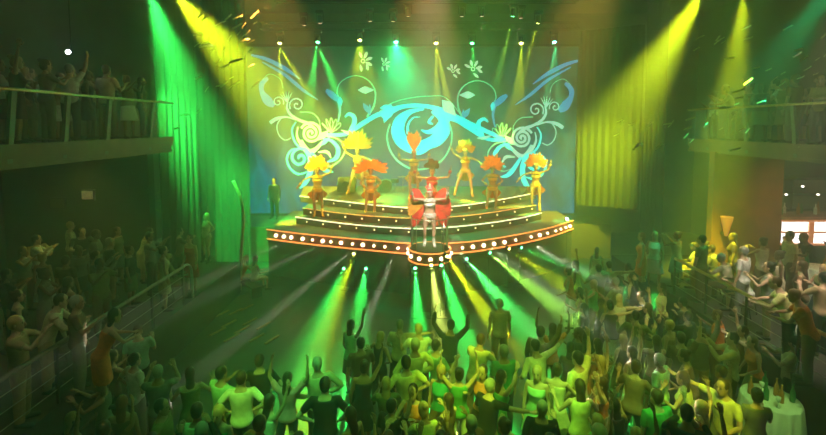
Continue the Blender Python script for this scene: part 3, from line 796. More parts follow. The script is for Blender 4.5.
crowd(16, px_sample(515,620,325,372,0), zfloor, BR, PZ, 'dancers on the floor', fst, minsep=.55)
crowd(24, px_sample(572,740,262,340,0), zfloor, BR, PZ, 'dancers on the floor', fst, minsep=.6)
crowd(9, px_sample(60,200,360,440,0), zfloor, DK, PZ, 'people on the dark floor', fst)
TZ = ('stand','drink','phone','lean','clap','stand','sit','sit')
def zter(side):
    def z(p):
        d = abs(p[0]-(-5.95 if side < 0 else 7.2))
        row = 'at rail' if d < .75 else 'behind rail' if d < 1.7 else 'deep in'
        return f"{row} of {'far' if p[1] > 8.5 else 'near'} {'palm' if side < 0 else 'bar'} terrace".replace('in of', 'in')
    return z
def rect(x0, x1, y0, y1, z): return lambda: (rnd.uniform(x0,x1), rnd.uniform(y0,y1), z)
crowd(42, rect(-10.8,-6.35,5.4,12.9,1.1), zter(-1), DK, TZ, 'guests on the palm-side terrace', fst, minsep=.62)
crowd(44, lambda: (lambda x, y: None if (y > 11.6 and x > 9.1) else (x, y, 1.1))(rnd.uniform(7.6,12.2), rnd.uniform(6.6,12.8)), zter(1), DK, TZ, 'guests on the bar-side terrace', fst, minsep=.62)
def zbal(side):
    def z(p):
        d = abs(p[0]-(LB if side < 0 else RB))
        part = 'far end' if p[1] > 10.3 else 'middle' if p[1] > 8.6 else 'near end'
        return f"{'front' if d < .75 else 'back'} row, {part}, {'palm' if side < 0 else 'bar'} balcony"
    return z
BZ = ('stand','drink','phone','lean','clap','wave','stand')
crowd(11, rect(-7.65,-7.45,7.0,12.3,5.43), zbal(-1), DK, BZ, 'spectators on the balcony above the palm', fst, minsep=.46)
crowd(15, rect(-9.4,-8.1,7.6,12.3,5.43), zbal(-1), DK, BZ, 'spectators on the balcony above the palm', fst, minsep=.5)
crowd(10, rect(9.75,9.95,9.4,14.2,5.31), zbal(1), DK, BZ, 'spectators on the balcony above the bar', fst, minsep=.46)
crowd(14, rect(10.4,11.9,9.8,14.2,5.31), zbal(1), DK, BZ, 'spectators on the balcony above the bar', fst, minsep=.5)

# ================================================================ performers
GOLD = mat('gold_sequin', (.85,.45,.08), .35, .6, var=.3, scale=40)
FEA = mat('gold_feather', (.85,.42,.06), .7, var=.3, scale=6)
FEAO = mat('orange_feather', (.85,.26,.04), .7, var=.3, scale=6)
FEAR = mat('red_feather', (.75,.05,.04), .7, var=.3, scale=6)
WSEQ = mat('white_sequin', (.85,.80,.75), .4, .2, var=.2, scale=40)
def feather(b, base, tip, w, bow=V(0,-.06,0), mi=0):
    base, tip = Vector(base), Vector(tip); d = tip-base; sd = d.cross(V(0,1,0))
    sd = sd.normalized() if sd.length > 1e-4 else V(1,0,0); l, r, t_ = [], [], []
    for k in range(7):
        t = k/6; q = w*(.25+1.5*t)*(1 if t < .8 else .75 if t < .95 else .2)*.5
        c = base+d*t+bow*(t*t); l.append(c+sd*q+V(0,.012,0)); r.append(c-sd*q+V(0,.012,0)); t_.append(c)
    b.rings([l, t_, r], mi, cap=False, closed=False)
    b.rings([[p+V(0,.02,0) for p in l], [p+V(0,.02,0) for p in t_], [p+V(0,.02,0) for p in r]], mi, cap=False, closed=False)
def plume(f, o, n, spread, ln, m, name='feather_headdress', c0=(0,-.01,.08), w=.09, front=0, droop=.10, shape=None):
    b = MB(); M = Matrix.Translation(f.off)@f.head
    for lay in range(2):
        for k in range(n):
            a = (k/(n-1)-.5)*2*spread if n > 1 else 0; L_ = ln*(1-.12*lay)*(shape(a) if shape else .78+.42*cos(a))*(.9+.1*((k*7) % 3))
            feather(b, (c0[0]+.05*sin(a), c0[1]-.03*lay, c0[2]+.04*cos(a)), (c0[0]+L_*sin(a), c0[1]-.06*lay+.02, c0[2]+L_*cos(a)-droop*abs(sin(a))), w, V(0,.05 if front else -.08,0))
    b.ell((0,.0,.095), (.092,.108,.045), 14, 6)
    b.v = [tuple((M@Vector(p))*f.sc) for p in b.v]
    return b.build(name, m, o, True)
def performer(feet, rz, pose, label, spread, ln, hm, seq=GOLD, tail=True, skin=1, n=13, shape=None, scale=1.0):
    f = figure(pose, True); o = link('person', body_mesh(f)); setm(o, SKIN[skin]); o.location = feet; o.rotation_euler = (0,0,rz); o.scale = (scale*1.13, scale*1.13, scale)
    tag(o, label, 'person', 'feathered show dancers')
    for nm in ('bra', 'briefs'):
        c = link(nm, cloth_mesh(f, nm), o); setm(c, seq)
    c = link('hair', hair_mesh(f, 'short'), o); setm(c, HAIR['brown'])
    for me in shoe_mesh(f): c = link('boot', me, o); setm(c, seq)
    plume(f, o, n, spread, ln, hm, shape=shape)
    if tail:
        b = MB()
        for k in range(9):
            a = (k/8-.5)*2.0; feather(b, (0.06*sin(a), -.11, .02), (.36*sin(a), -.26, -.42*cos(a)-.05), .10, V(0,-.1,0))
        shift(b, f); b.build('tail_feathers', hm, o, True)
    b = MB(); n_ = 16                                     # collar of sequins
    for r0, z in ((.10,.505),(.14,.47),(.165,.44)):
        b.tube([f.T@V(r0*cos(2*pi*j/n_), r0*.8*sin(2*pi*j/n_)-.01, z) for j in range(n_+1)], .02, 6)
    shift(b, f); b.build('collar', seq, o, True)
    for i in (0, 1):
        w, d = f.wri[i], f.fa[i]; b = MB(); b.tube([w-d*.10, w-d*.01], [.045,.040], 10); shift(b, f); b.build('cuff', seq, o, True)
    return o
def stagept(px, py, z): p = atz(px, py, z); return (p.x, p.y, z)
def rake(Y): return 2.6+(Y-16.7)*.35/3.2
Q = 1.18
performer(stagept(318,217.5,2.07), pi+.25, 'show_a', 'gold feathered dancer nearest the rose motif at the stage\'s blue corner', 1.5, .40, FEAO, skin=1, scale=Q)
performer((*atz(358,194,2.83).xy, rake(atz(358,194,2.83).y)), pi-.2, 'show_b', 'gold dancer with tall yellow plume behind the front pair', 1.2, .62, FEA, skin=0, scale=Q)
performer(stagept(371,218.5,2.07), pi+.1, 'show_d', 'gold feathered dancer with a wide wing-like headdress beside the tall yellow plume', 1.65, .50, FEAO, shape=lambda a: .55+.6*abs(sin(a)), scale=Q)
performer((*atz(414,200,2.72).xy, rake(atz(414,200,2.72).y)), pi, 'show_c', 'gold dancer with a narrow upright plume in front of the scroll motif', .35, .62, FEA, n=7, scale=Q)
performer((*atz(465,195,2.83).xy, rake(atz(465,195,2.83).y)), pi-.15, 'show_b', 'gold dancer with legs apart alone on the upper stage', 1.5, .36, FEA, skin=0, scale=Q)
performer(stagept(492,215,2.07), pi-.1, 'show_d', 'gold dancer with orange and red plumes on the steps beside the podium', 1.6, .42, FEAO, scale=Q)
performer(stagept(535,211,2.07), pi-.35, 'show_a', 'gold feathered dancer at the far end of the steps, beside blue screen streaks', 1.4, .42, FEAO, scale=Q)
# star in white on the podium, red wings
f = figure('show_c', True); star = performer((pc.x, pc.y, PODZ), pi, 'show_c', 'dancer in white sequins with red wings standing on the round podium', .5, .16, FEAR, seq=WSEQ, skin=0, n=6, tail=False, scale=1.08)
star.children[0].name = 'bra'
b = MB()
for s in (1, -1):
    for k in range(11):
        t = k/10; feather(b, (s*.10, -.11, .42-.10*t), (s*(.46+.16*sin(pi*t)), -.16, .80-1.22*t), .15, V(0,-.05,0), 0 if (s < 0 or k < 3 or k > 8) else 1)
shift(b, f); b.build('wing_cape', [FEAR, FEA], star, True)
b = MB(); M = Matrix.Translation(f.off)@f.head; b.ell((0,-.01,.06), (.094,.108,.10), 14, 10); b.tube([V(0,.0,.14), V(0,-.02,.30)], [.05,.012], 10)
b.v = [tuple((M@Vector(p))*f.sc) for p in b.v]; b.build('white_helmet', WSEQ, star, True)
performer((*atz(432,226,2.06).xy, 2.07), pi, 'show_c', 'red-costumed dancer with dark gold crown just behind the podium star', .9, .26, mat('dark_feather', (.10,.10,.03), .7, var=.3), seq=mat('red_sequin', (.7,.06,.05), .4, .3, var=.2, scale=40), skin=0, n=9, tail=False, scale=1.25)
# dark-clothed artists at the stage wings
put(262,172,1.79, pi-.5, 'wave',0,'shirt','black','trousers','black','short','black','man all in black with arm up in the shadow beside the screen\'s blue corner')
put(274,181,1.79, pi-.2, 'stand',0,'shirt','navy','trousers','black','short','brown','man in navy shirt in the shadow beside the screen\'s blue corner')
put(560,172,1.79, pi+.4, 'stand',0,'shirt','olive','trousers','black','short','brown','man in olive shirt standing at the stage end near the white lamp')

# ================================================================ stools under the seated
STOOLM = mat('stool_leather', (.05,.03,.025), .5)
def stool_proto():
    s = MB(); s.lathe((0,0,0), [(.15,.31),(.19,.33),(.19,.375),(.15,.395)], 18)
    l = []
    for k in range(4):
        a = pi/4+k*pi/2; b = MB(); b.tube([(.12*cos(a),.12*sin(a),.32),(.17*cos(a),.17*sin(a),.0)], .014, 6); l.append(b.mesh('leg', [DARKM]))
    r = MB(); r.tube([(.145*cos(2*pi*i/16),.145*sin(2*pi*i/16),.14) for i in range(17)], .009, 6)
    return s.mesh('seat', [STOOLM]), l, r.mesh('foot_ring', [DARKM])
SP = stool_proto(); SU = set()
for o in [q for q in PEOPLE if ', seated' in q['label'] or 'seated' in q['label'] or 'sitting' in q['label'] or ('leaning at the bar' in q['label']) or 'raising one arm beside the tall' in q['label']]:
    if o.location.z < .5: continue
    lb = 'stool under '+o['label'].replace(', seated leaning forward', '').replace(', seated with one arm up', '').replace(', seated', '')
    if lb in SU or len(lb.split()) > 16: lb = 'stool under '+o['label']
    lb = ' '.join(lb.split()[:16]); SU.add(lb)
    t = thing('low_stool', o.location, lb, 'stool', 'low stools of the terraces')
    f = Vector((0,-.03,0)); f.rotate(Euler((0,0,o.rotation_euler.z))); t.location = o.location+f; t.location.z = o.location.z
    link('seat', SP[0], t); link('foot_ring', SP[2], t)
    for m in SP[1]: link('leg', m, t)
# bench by the stage side with two women
bp = headpos(247,258,0,1.2)
t = thing('bench', (bp.x,bp.y,0), 'low dark bench on the floor near the palm-side end of the stage', 'bench', None, -.8)
b = MB(); b.box((-.85,-.2,.33),(.85,.2,.40)); b.build('seat', STOOLM, t)
for x in (-.7,.7):
    b = MB(); b.box((x-.04,-.17,0),(x+.04,.17,.33)); b.build('leg', DARKM, t)
# ================================================================ rails
def terrace_rail(name, X, y0, y1, zf, zr, label, top, npost):
    t = thing(name, (X, y0, zf), label, 'railing'); h = zr-zf; ln = y1-y0
    b = MB(); b.tube([(0,0,h),(0,ln,h)], .04, 10); b.build('handrail', top, t, True)
    for k in (.25,.5,.75):
        b = MB(); b.tube([(0,0,h*k),(0,ln,h*k)], .007, 6); b.build('cable', STEEL, t, True)
    for i in range(npost):
        y = ln*i/(npost-1); b = MB(); b.box((-.022,y-.022,0),(.022,y+.022,h-.02)); b.build('post', DARKM, t)
    return t
terrace_rail('terrace_railing', -6.0, 3.0, 10.95, 1.1, 2.1, 'dark cable railing with steel handrail along the palm-side terrace', mat('rail_dark_steel', (.22,.2,.16), .35, .9), 7)
terrace_rail('terrace_railing', 7.28, 4.0, 11.7, 1.1, 2.1, 'cable railing with golden handrail along the bar-side terrace', BRASS, 7)
# curved end of the palm-side handrail
t = thing('curved_handrail', (-6.0,10.95,1.1), 'curved steel handrail end turning down to the terrace floor', 'railing')
b = MB(); b.tube(spline([(0,.03,1.0),(0,.22,1.0),(0,.42,.85),(0,.47,.45),(0,.47,.0)], 6), .035, 10); b.build('handrail', STEEL, t, True)
def balustrade(X, y0, y1, zd, zr, out, label, posts, lean=.16):
    t = thing('balcony_railing', (X, y0, zd), label, 'railing'); h = zr-zd; ln = y1-y0
    b = MB(); b.tube([(out*lean*h,0,h),(out*lean*h,ln,h)], .032, 10); b.build('handrail', BRASS, t, True)
    for y in posts:
        b = MB(); y -= y0
        b.add([(0,y-.05,-.3),(0,y+.05,-.3),(-out*.06,y+.05,-.3),(-out*.06,y-.05,-.3),(out*lean*h,y-.05,h-.03),(out*lean*h,y+.05,h-.03),(out*(lean*h-.06),y+.05,h-.03),(out*(lean*h-.06),y-.05,h-.03)],
              [(3,2,1,0),(4,5,6,7),(0,1,5,4),(1,2,6,5),(2,3,7,6),(3,0,4,7)]); b.build('post', POSTM, t)
    ys = [y0]+list(posts)+[y1]
    for a, c in zip(ys, ys[1:]):
        a -= y0-.07; c -= y0+.07
        if c-a < .2: continue
        b = MB(); b.add([(-out*.02,a,.03),(-out*.02,c,.03),(out*(lean*h-.03),c,h-.06),(out*(lean*h-.03),a,h-.06),(-out*.032,a,.03),(-out*.032,c,.03),(out*(lean*h-.042),c,h-.06),(out*(lean*h-.042),a,h-.06)],
                        [(0,1,2,3),(7,6,5,4),(0,4,5,1),(1,5,6,2),(2,6,7,3),(3,7,4,0)]); b.build('glass_panel', GLASS, t)
    return t
balustrade(LB, 3.0, 12.5, 5.42, 6.42, 1, 'glass balustrade with aluminium posts and brass handrail on the balcony above the palm', (5.2,7.55,8.75,9.95,11.6))
balustrade(RB, 4.0, 14.5, 5.3, 6.3, -1, 'glass balustrade with aluminium posts and brass handrail on the balcony above the bar', (6.4,8.9,10.55,12.1,13.7))
struct(slab('floor_side_platform_left', (-8.3,17.9,0.001), (-5.75,20.2,1.5), STF))
struct(slab('floor_side_platform_right', (6.2,18.4,0.001), (8.6,20.2,1.5), STF))
# ================================================================ bar
LITP = mat('lit_white_panel', (.9,.85,.8), emit=3.2, ecol=(1,.93,.86), var=0)
COP = mat('copper_trim_glow', (.75,.35,.18), .3, .6, emit=.5, ecol=(1,.35,.12))  # copper trim with an orange glow put into its material
t = thing('bar_counter', (11.4,13.25,1.1), 'bar counter with glowing white front and copper trim under the balcony', 'bar counter')
b = MB(); b.box((.1,0,0),(3.55,.65,1.80)); b.build('body', BLK, t)
b = MB(); b.box((.12,-.05,1.02),(3.55,-.005,1.70)); b.build('lit_panel', LITP, t)
for z in (1.70,1.34,.95):
    b = MB(); b.box((.08,-.10,z),(3.55,-.02,z+.055)); b.build('trim_bar', COP, t)
b = MB(); b.box((.05,-.14,1.80),(3.56,.7,1.87)); b.build('top', mat('bar_top', (.5,.3,.2), .25), t)
for x in (.9,1.9,2.9):
    b = MB(); b.box((x,-.09,1.03),(x+.16,-.052,1.69)); b.build('panel_mullion', COP, t)
bm2 = [MB() for _ in range(2)]
bm2[0].lathe((0,0,0), [(.038,0),(.04,.02),(.04,.17),(.014,.23),(.014,.30),(.017,.31)], 12); bm2[1].lathe((0,0,0), [(.02,.0),(.03,.005),(.006,.03),(.006,.09),(.035,.13),(.038,.19)], 12)
GB = [mat('bottle_green', (.05,.22,.08), .15), mat('bottle_amber', (.45,.2,.04), .15), mat('bottle_clear', (.7,.75,.7), .1)]
bme = [bm2[0].mesh('bottle', [GB[0]]), bm2[1].mesh('glass', [GB[2]])]
for k in range(11):
    o = link('bottle', bme[0]); o.location = (11.65+k*.27, 13.45+.2*(k % 2), 2.972); o.scale = (1.2,1.2,1.0+.1*(k % 3)); setm(o, GB[(k*2) % 3])
    tag(o, f"{('green','clear','amber')[k % 3]} bottle on the bar counter, {('first','second','third','fourth','fifth','sixth','seventh','eighth','ninth','tenth','eleventh')[k]} along from its open end", 'bottle', 'bottles along the bar')
t = thing('back_bar_shelf', (11.3,14.9,1.1), 'dark shelf unit with small lights behind the bar counter', 'shelf')
for z in (0,1.75,2.25,2.8):
    b = MB(); b.box((0,-.15,z),(3.6,.15,z+.05)); b.build('shelf', BLK, t)
for x in (0,1.8,3.55):
    b = MB(); b.box((x,-.15,.05),(x+.05,.15,2.8)); b.build('upright', BLK, t)
for k in range(6):
    b = MB(); b.ell((.5+k*.55,-.17,2.30+.28*(k % 2)), (.05,.03,.03), 8, 5); b.build('lamp', mat('small_white_lamp', (1,1,1), emit=7, ecol=(1,.9,.75), var=0), t)
put(800,190,1.1, pi*.9, 'drink',0,'shirt','black','trousers','black','short','black','bartender in black shirt behind the glowing bar counter')
PEOPLE[-1].location = (12.7, 14.35, 1.1)
# terracotta column leaning light on the wall
t = thing('wall_uplight', at(726,236,13.0), 'small wedge of orange uplight glowing on the terracotta wall beside the bar', 'lamp')
b = MB(); b.lathe((0,0,0), [(.03,.0),(.05,.02),(.17,.58),(.175,.60),(.13,.60)], 14); b.build('shade', mat('uplight_shade', (.6,.25,.08), .5, emit=.45, ecol=(1,.33,.06)), t, True)
b = MB(); b.box((-.04,.0,.02),(.04,.195,.10)); b.build('bracket', DARKM, t)
# ================================================================ clothed tables
TCL = mat('tablecloth_white', (.68,.70,.60), .85, var=.06)
def clothed(px, py, zf, r, h, label, clabel, nb, blab):
    p = atz(px, py, zf+h); c = Vector((p.x,p.y,zf))
    t = thing('round_table', c, label, 'table'); 
    b = MB(); b.lathe((0,0,h-.03), [(r-.01,0),(r-.01,.03)], 28); b.build('tabletop', STG, t)
    b = MB(); b.lathe((0,0,.001), [(.24,0),(.24,.02),(.04,.05),(.04,h-.03)], 14); b.build('pedestal', DARKM, t)
    b = MB(); n = 96; rs = []
    for rr, z, am in ((.0001,h+.008,0),(r*.6,h+.008,0),(r,h+.006,0),(r+.012,h-.02,.004),(r+.03,h*.66,.03),(r+.05,h*.33,.045),(r+.06,.03,.055)):
        rs.append([Vector(((rr+am*sin(14*2*pi*j/n))*cos(2*pi*j/n), (rr+am*sin(14*2*pi*j/n))*sin(2*pi*j/n), z)) for j in range(n)])
    b.rings(rs, cap=False); o = b.build('tablecloth', TCL, None, True); o.location = c; tag(o, clabel, 'tablecloth')
    for k in range(nb):
        a = 2*pi*k/nb+.4; q = r*(.35+.35*(k % 2)); kind = k % 3 != 2
        o = link('bottle' if kind else 'glass', bme[0] if kind else bme[1]); o.location = c+Vector((q*cos(a), q*sin(a), h+.010)); setm(o, GB[(k*2+1) % 3] if kind else GB[2])
        nm = ('green','clear','amber')[[0,2,1].index((k*2+1) % 3)] if kind else 'stemmed'
        tag(o, f"{nm} {'bottle' if kind else 'glass'} on the {blab}, {('first','second','third','fourth','fifth','sixth','seventh','eighth')[k]} around its rim", 'bottle' if kind else 'glass', 'drinks on the '+blab)
clothed(771,398,0,.42,1.08,'tall round table standing on the floor beside the woman with black bun','white pleated cloth draped over the bottle table on the dance floor',8,'draped bottle table')
clothed(822,268,1.1,.40,1.1,'tall round table on the bar-side terrace at the picture edge','pale pleated cloth draped over the tall terrace table',3,'terrace table')
# ================================================================ palm, arc lamp, pictures, floor strips
p = atz(143,246,1.1)
t = thing('potted_palm', p, 'spiky palm in a pot on the terrace under the balcony end', 'plant')
b = MB(); b.lathe((0,0,.001), [(.22,0),(.30,.5),(.33,.52),(.28,.52)], 18); b.build('pot', TERRM, t)
b = MB(); b.tube([(0,0,.45),(.03,.0,1.0),(0,.02,1.55)], [.06,.05,.05], 8); b.build('trunk', mat('palm_trunk', (.15,.10,.05), .9), t)
PF = mat('palm_frond', (.30,.36,.10), .6)
for k in range(13):
    a = 2*pi*k/13; el = .25+.9*((k*5) % 13)/13; ln = .75+.25*(k % 3); b = MB()
    pts = [Vector((cos(a)*ln*t_*cos(el*(1-t_*.4)), sin(a)*ln*t_*cos(el*(1-t_*.4)), 1.52+ln*sin(el)*t_-.35*t_*t_)) for t_ in (0,.25,.5,.75,1)]
    sd = Vector((-sin(a),cos(a),0))
    for i in range(4):
        for q in (-1,1):
            for u in range(3):
                c = pts[i].lerp(pts[i+1], u/3); e = c+(pts[i+1]-pts[i]).normalized()*.12+sd*q*.11*(1-.2*i)-Vector((0,0,.03))
                b.add([c, c+(pts[i+1]-pts[i])*.25, e, c+Vector((0,0,.006)), e+Vector((0,0,.006))], [(0,1,2),(1,3,4),(0,2,4,3)])
    b.tube(pts, [.012,.011,.009,.007,.004], 5); b.build('frond', PF, t)
p = at(238,232,14.6); p.z = 0
t = thing('arc_tube_lamp', p, 'tall curved pale tube standing beside the stage curtain', 'lamp')
b = MB(); b.tube(spline([(0,0,0),(.14,0,1.9),(.2,0,2.6),(.12,0,3.3),(-.12,0,3.9)], 6), .055, 10); b.build('tube', mat('pale_tube', (.7,.62,.35), .4), t, True)
b = MB(); b.lathe((0,0,.001), [(.3,0),(.3,.03),(.06,.06)], 18); b.build('base', DARKM, t)
for (px, py, w, h, c, lab) in ((88,195,.34,.26,(.5,.42,.15),'small lit yellowish picture frame on the wall under the balcony'),(58,203,.42,.28,(.10,.11,.03),'dark picture frame beside the small yellowish one')):
    q = at(px, py, 13.35); t = thing('picture_frame', q, lab, 'picture')
    b = MB(); b.box((-w/2-.04,-.03,-h/2-.04),(w/2+.04,.045,h/2+.04)); b.build('frame', DARKM, t)
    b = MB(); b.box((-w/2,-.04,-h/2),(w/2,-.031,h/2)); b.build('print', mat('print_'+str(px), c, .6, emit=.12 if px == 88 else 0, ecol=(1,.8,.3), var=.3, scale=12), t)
GST = mat('gold_floor_strip', (.55,.33,.10), .35, .4)
k = 0
for (px, py) in ((212,318),(216,302),(222,314),(229,324),(236,312),(242,330),(250,322),(257,338),(232,338),(264,326),(226,298),(247,308),(218,332),(272,340)):
    q = atz(px, py, 0); b = MB(); b.box((-.035,-.26,.002),(.035,.26,.03), 0, Matrix.Rotation(-.45,4,'Z')); o = b.build('floor_strip', GST); o.location = q
    tag(o, 'short gold strip set slantwise on the bare dark floor before the stage', 'floor strip', 'gold floor strips')
# cymbal stand and small case on the upper stage
q = at(386,187,18.9); zz = rake(18.9)
t = thing('drum_kit', (q.x,18.9,zz), 'low drum kit with brass cymbals at the back of the upper stage', 'drums')
DRM = mat('drum_shell', (.07,.09,.05), .4)
b = MB(); b.tube([(0,-.2,.28),(0,.25,.28)], .28, 20); b.build('kick_drum', DRM, t, False)
for x in (-.38,.40):
    b = MB(); b.cyl((x,-.05,.42), .17, .17, 18); b.build('snare_drum', DRM, t); b = MB(); b.tube([(x,-.05,0),(x,-.05,.43)], .02, 6); b.build('stand', STEEL, t)
for x, z in ((-.72,.62),(.75,.66)):
    b = MB(); b.lathe((x,.1,z), [(.24,0),(.05,.03),(.02,.05)], 20); b.tube([(x,.1,-.01),(x,.1,z)], .012, 6); b.build('cymbal', BRASS, t)
q = at(347,184,19.0)
t = thing('monitor_speaker', (q.x,19.0,rake(19.0)), 'dark wedge-shaped stage monitor left of the drum kit', 'speaker')
b = MB(); b.add([(-.4,-.3,0),(.4,-.3,0),(.4,.3,0),(-.4,.3,0),(-.4,-.05,.62),(.4,-.05,.62),(.4,.3,.62),(-.4,.3,.62)], [(3,2,1,0),(4,5,6,7),(0,1,5,4),(1,2,6,5),(2,3,7,6),(3,0,4,7)]); b.build('cabinet', BLK, t)
b = MB(); b.tube([Vector((0,-.20,.31)), Vector((0,-.225,.30))], .2, 18); b.build('cone', DARKM, t)

# ================================================================ lighting rigs and beams
def lamp(name, loc, target, energy, col, angle, blend=.6, rad=.06):
    l = bpy.data.lights.new(name, 'SPOT'); l.energy = energy; l.color = col; l.spot_size = R(angle); l.spot_blend = blend; l.shadow_soft_size = rad
    o = bpy.data.objects.new(name, l); COL.objects.link(o); o.location = loc
    o.rotation_euler = (Vector(target)-Vector(loc)).to_track_quat('-Z', 'Y').to_euler(); return o
def fixture(loc, target, lensmat, label, s=1.0, group=None, up_=True, kind='moving_head_light'):
    """a moving head: base against its truss or the floor, yoke, tilting head, lens"""
    loc = Vector(loc); d = (Vector(target)-loc).normalized(); u = 1 if up_ else -1
    t = thing(kind, loc, label, 'stage light', group)
    b = MB(); b.box((-.16*s,-.12*s,u*.27*s),(.16*s,.12*s,u*.38*s)) if u > 0 else b.box((-.16*s,-.12*s,-.38*s),(.16*s,.12*s,-.27*s)); b.build('base', BLK, t)
    b = MB(); z0, z1 = -.05*s*u, .27*s*u; b.tube([(-.15*s,0,z0),(-.15*s,0,z1),(.15*s,0,z1),(.15*s,0,z0)], .022*s, 6)
    b.build('yoke', DARKM, t)
    b = MB(); b.tube([-d*.2*s, -d*.12*s, d*.04*s, d*.12*s], [.07*s,.11*s,.115*s,.10*s], 14); hd_ = b.build('head', BLK, t, True)
    b = MB(); b.tube([d*.121*s, d*.135*s], [.085*s,.07*s], 14); b.build('lens', lensmat, hd_, True)
    return t
def lens(name, c, e): return mat('lens_'+name, c, emit=e, ecol=c, var=0)
YEL, GRN, TEA, WH, PNK = (.62,.80,.01), (.03,.85,.09), (.01,.9,.30), (1.0,.95,.78), (1,.52,.32)
LY, LG, LT, LW, LP = lens('yellow', (1,.95,.2), 22), lens('green', (.1,1,.3), 22), lens('teal', (.1,1,.6), 45), lens('white', (1,.95,.85), 22), lens('pink', (1,.6,.4), 5)
# the truss near the front edge of the stage ceiling and the pipe above the screen
def truss(p0, p1, label, s=.3):
    p0, p1 = Vector(p0), Vector(p1); d = p1-p0; t = thing('lighting_truss', p0, label, 'truss'); n = int(d.length/.5)
    for q in ((0,-s/2,0),(0,s/2,0),(0,-s/2,s),(0,s/2,s)):
        b = MB(); b.tube([Vector(q), d+Vector(q)], .025, 6); b.build('chord', DARKM, t, True)
    for y in (-s/2, s/2):
        b = MB(); b.tube([d*(i/(2*n))+Vector((0,y,s*(i % 2))) for i in range(2*n+1)], .012, 5); b.build('bracing', DARKM, t)
    for q in (.08,.5,.92):
        b = MB(); b.tube([d*q+Vector((0,0,s)), d*q+Vector((0,0,11.6-p0.z))], .01, 5); b.build('hanger', DARKM, t)
truss((-5.2,16.6,10.42), (6.2,16.6,10.42), 'black truss carrying the upper row of lamps over the stage front')
truss((-6.6,19.0,9.92), (7.2,19.0,9.92), 'black truss carrying the lower row of lamps over the screen top')
ORD = ('first','second','third','fourth','fifth','sixth','seventh','eighth','ninth','tenth')
low = [(280,41,LY,YEL,((283,110),(312,100)),'yellow'),(318,40,LG,GRN,((302,150),(345,110)),'green'),(360,38,LY,YEL,((352,150),(385,140)),'yellow'),(396,40,LT,TEA,((396,180),(440,170)),'teal'),
       (436,41,LY,YEL,((436,150),(452,120)),'yellow'),(472,41,LG,GRN,((470,110),(480,120)),'green'),(521,41,LY,YEL,((508,150),(521,150)),'yellow'),(554,40,LT,TEA,((540,140),(560,120)),'teal')]
BE = 1.0
for k, (px, py, lm_, c, tg, cn) in enumerate(low):
    q = at(px, py, 19.0); 
    fixture(q, q+Vector((0,-.5,-1)), lm_, f'{cn} beam lamp, {ORD[k]} along the truss over the screen top', 1.0, 'beam lamps over the screen top')
    for (tx, ty) in tg:
        e = {360: 9000, 396: 5500, 318: 40000, 280: 45000, 436: 40000}.get(px, 24000); lamp('beam_spot', q+Vector((0,-.18,-.2)), at(tx, ty, 18.3), e*BE, c, {360: 34, 396: 70, 318: 16}.get(px, 10), .8, .015)
upr = [(304,22,LP,PNK,(316,80)),(320,20,LP,PNK,(340,90)),(370,18,LP,PNK,(376,90)),(393,18,LP,PNK,(396,90)),(408,12,LP,PNK,(408,80)),(462,12,LP,PNK,(452,100)),(482,10,LP,PNK,(484,90)),(513,13,LG,(.35,.8,.05),(495,90)),(521,15,LP,PNK,(508,90)),(538,20,LY,YEL,(521,80))]
for k, (px, py, lm_, c, (tx, ty)) in enumerate(upr):
    q = at(px, py, 16.6); q.z = min(q.z, 10.02)
    fixture(q, q+Vector((0,.4,-1)), lm_, f'{"yellow" if lm_ is LY else "green" if lm_ is LG else "rosy"} wash lamp, {ORD[k]} along the truss over the stage front', .9, 'wash lamps over the stage front')
    lamp('wash_spot', q+Vector((0,.1,-.22)), at(tx, ty, 18.3), (2600 if lm_ is LP else 26000)*BE, c, 12 if lm_ is LP else 12, 1, .02)
# four strong beams from lamps on the side trusses above the picture
def big(px, py, Y, tgt, energy, col, ang, lm_, label):
    q = at(px, py, Y); fixture(q-(Vector(tgt)-q).normalized()*.2, tgt, lm_, label, 1.3); lamp('strong_spot', q, tgt, energy, col, ang, 1, .1)
big(149,-9,11.2, at(222,205,16.6), 75000, GRN, 33, LG, 'strong green beam lamp on the house truss above the palm side')
big(172,-9,11.0, at(292,125,17), 95000, YEL, 33, LY, 'strong yellow beam lamp beside the green one on the palm-side truss')
big(703,-9,12.2, at(604,148,16.6), 68000, YEL, 34, LY, 'strong yellow beam lamp on the bar-side truss aimed at the curtain')
big(746,-9,10.0, at(714,200,12.0), 30000, YEL, 22, LY, 'strong yellow beam lamp on the bar-side truss aimed at the balcony')
truss((-7.4,11.1,9.75), (-5.0,11.1,9.75), 'short house truss above the palm side')
truss((7.0,11.1,9.9), (9.4,11.1,9.9), 'short house truss above the bar side')
big(836,-20,9.6, at(772,70,10.6), 3200, TEA, 40, LT, 'soft teal wash lamp above the bar-side balcony')
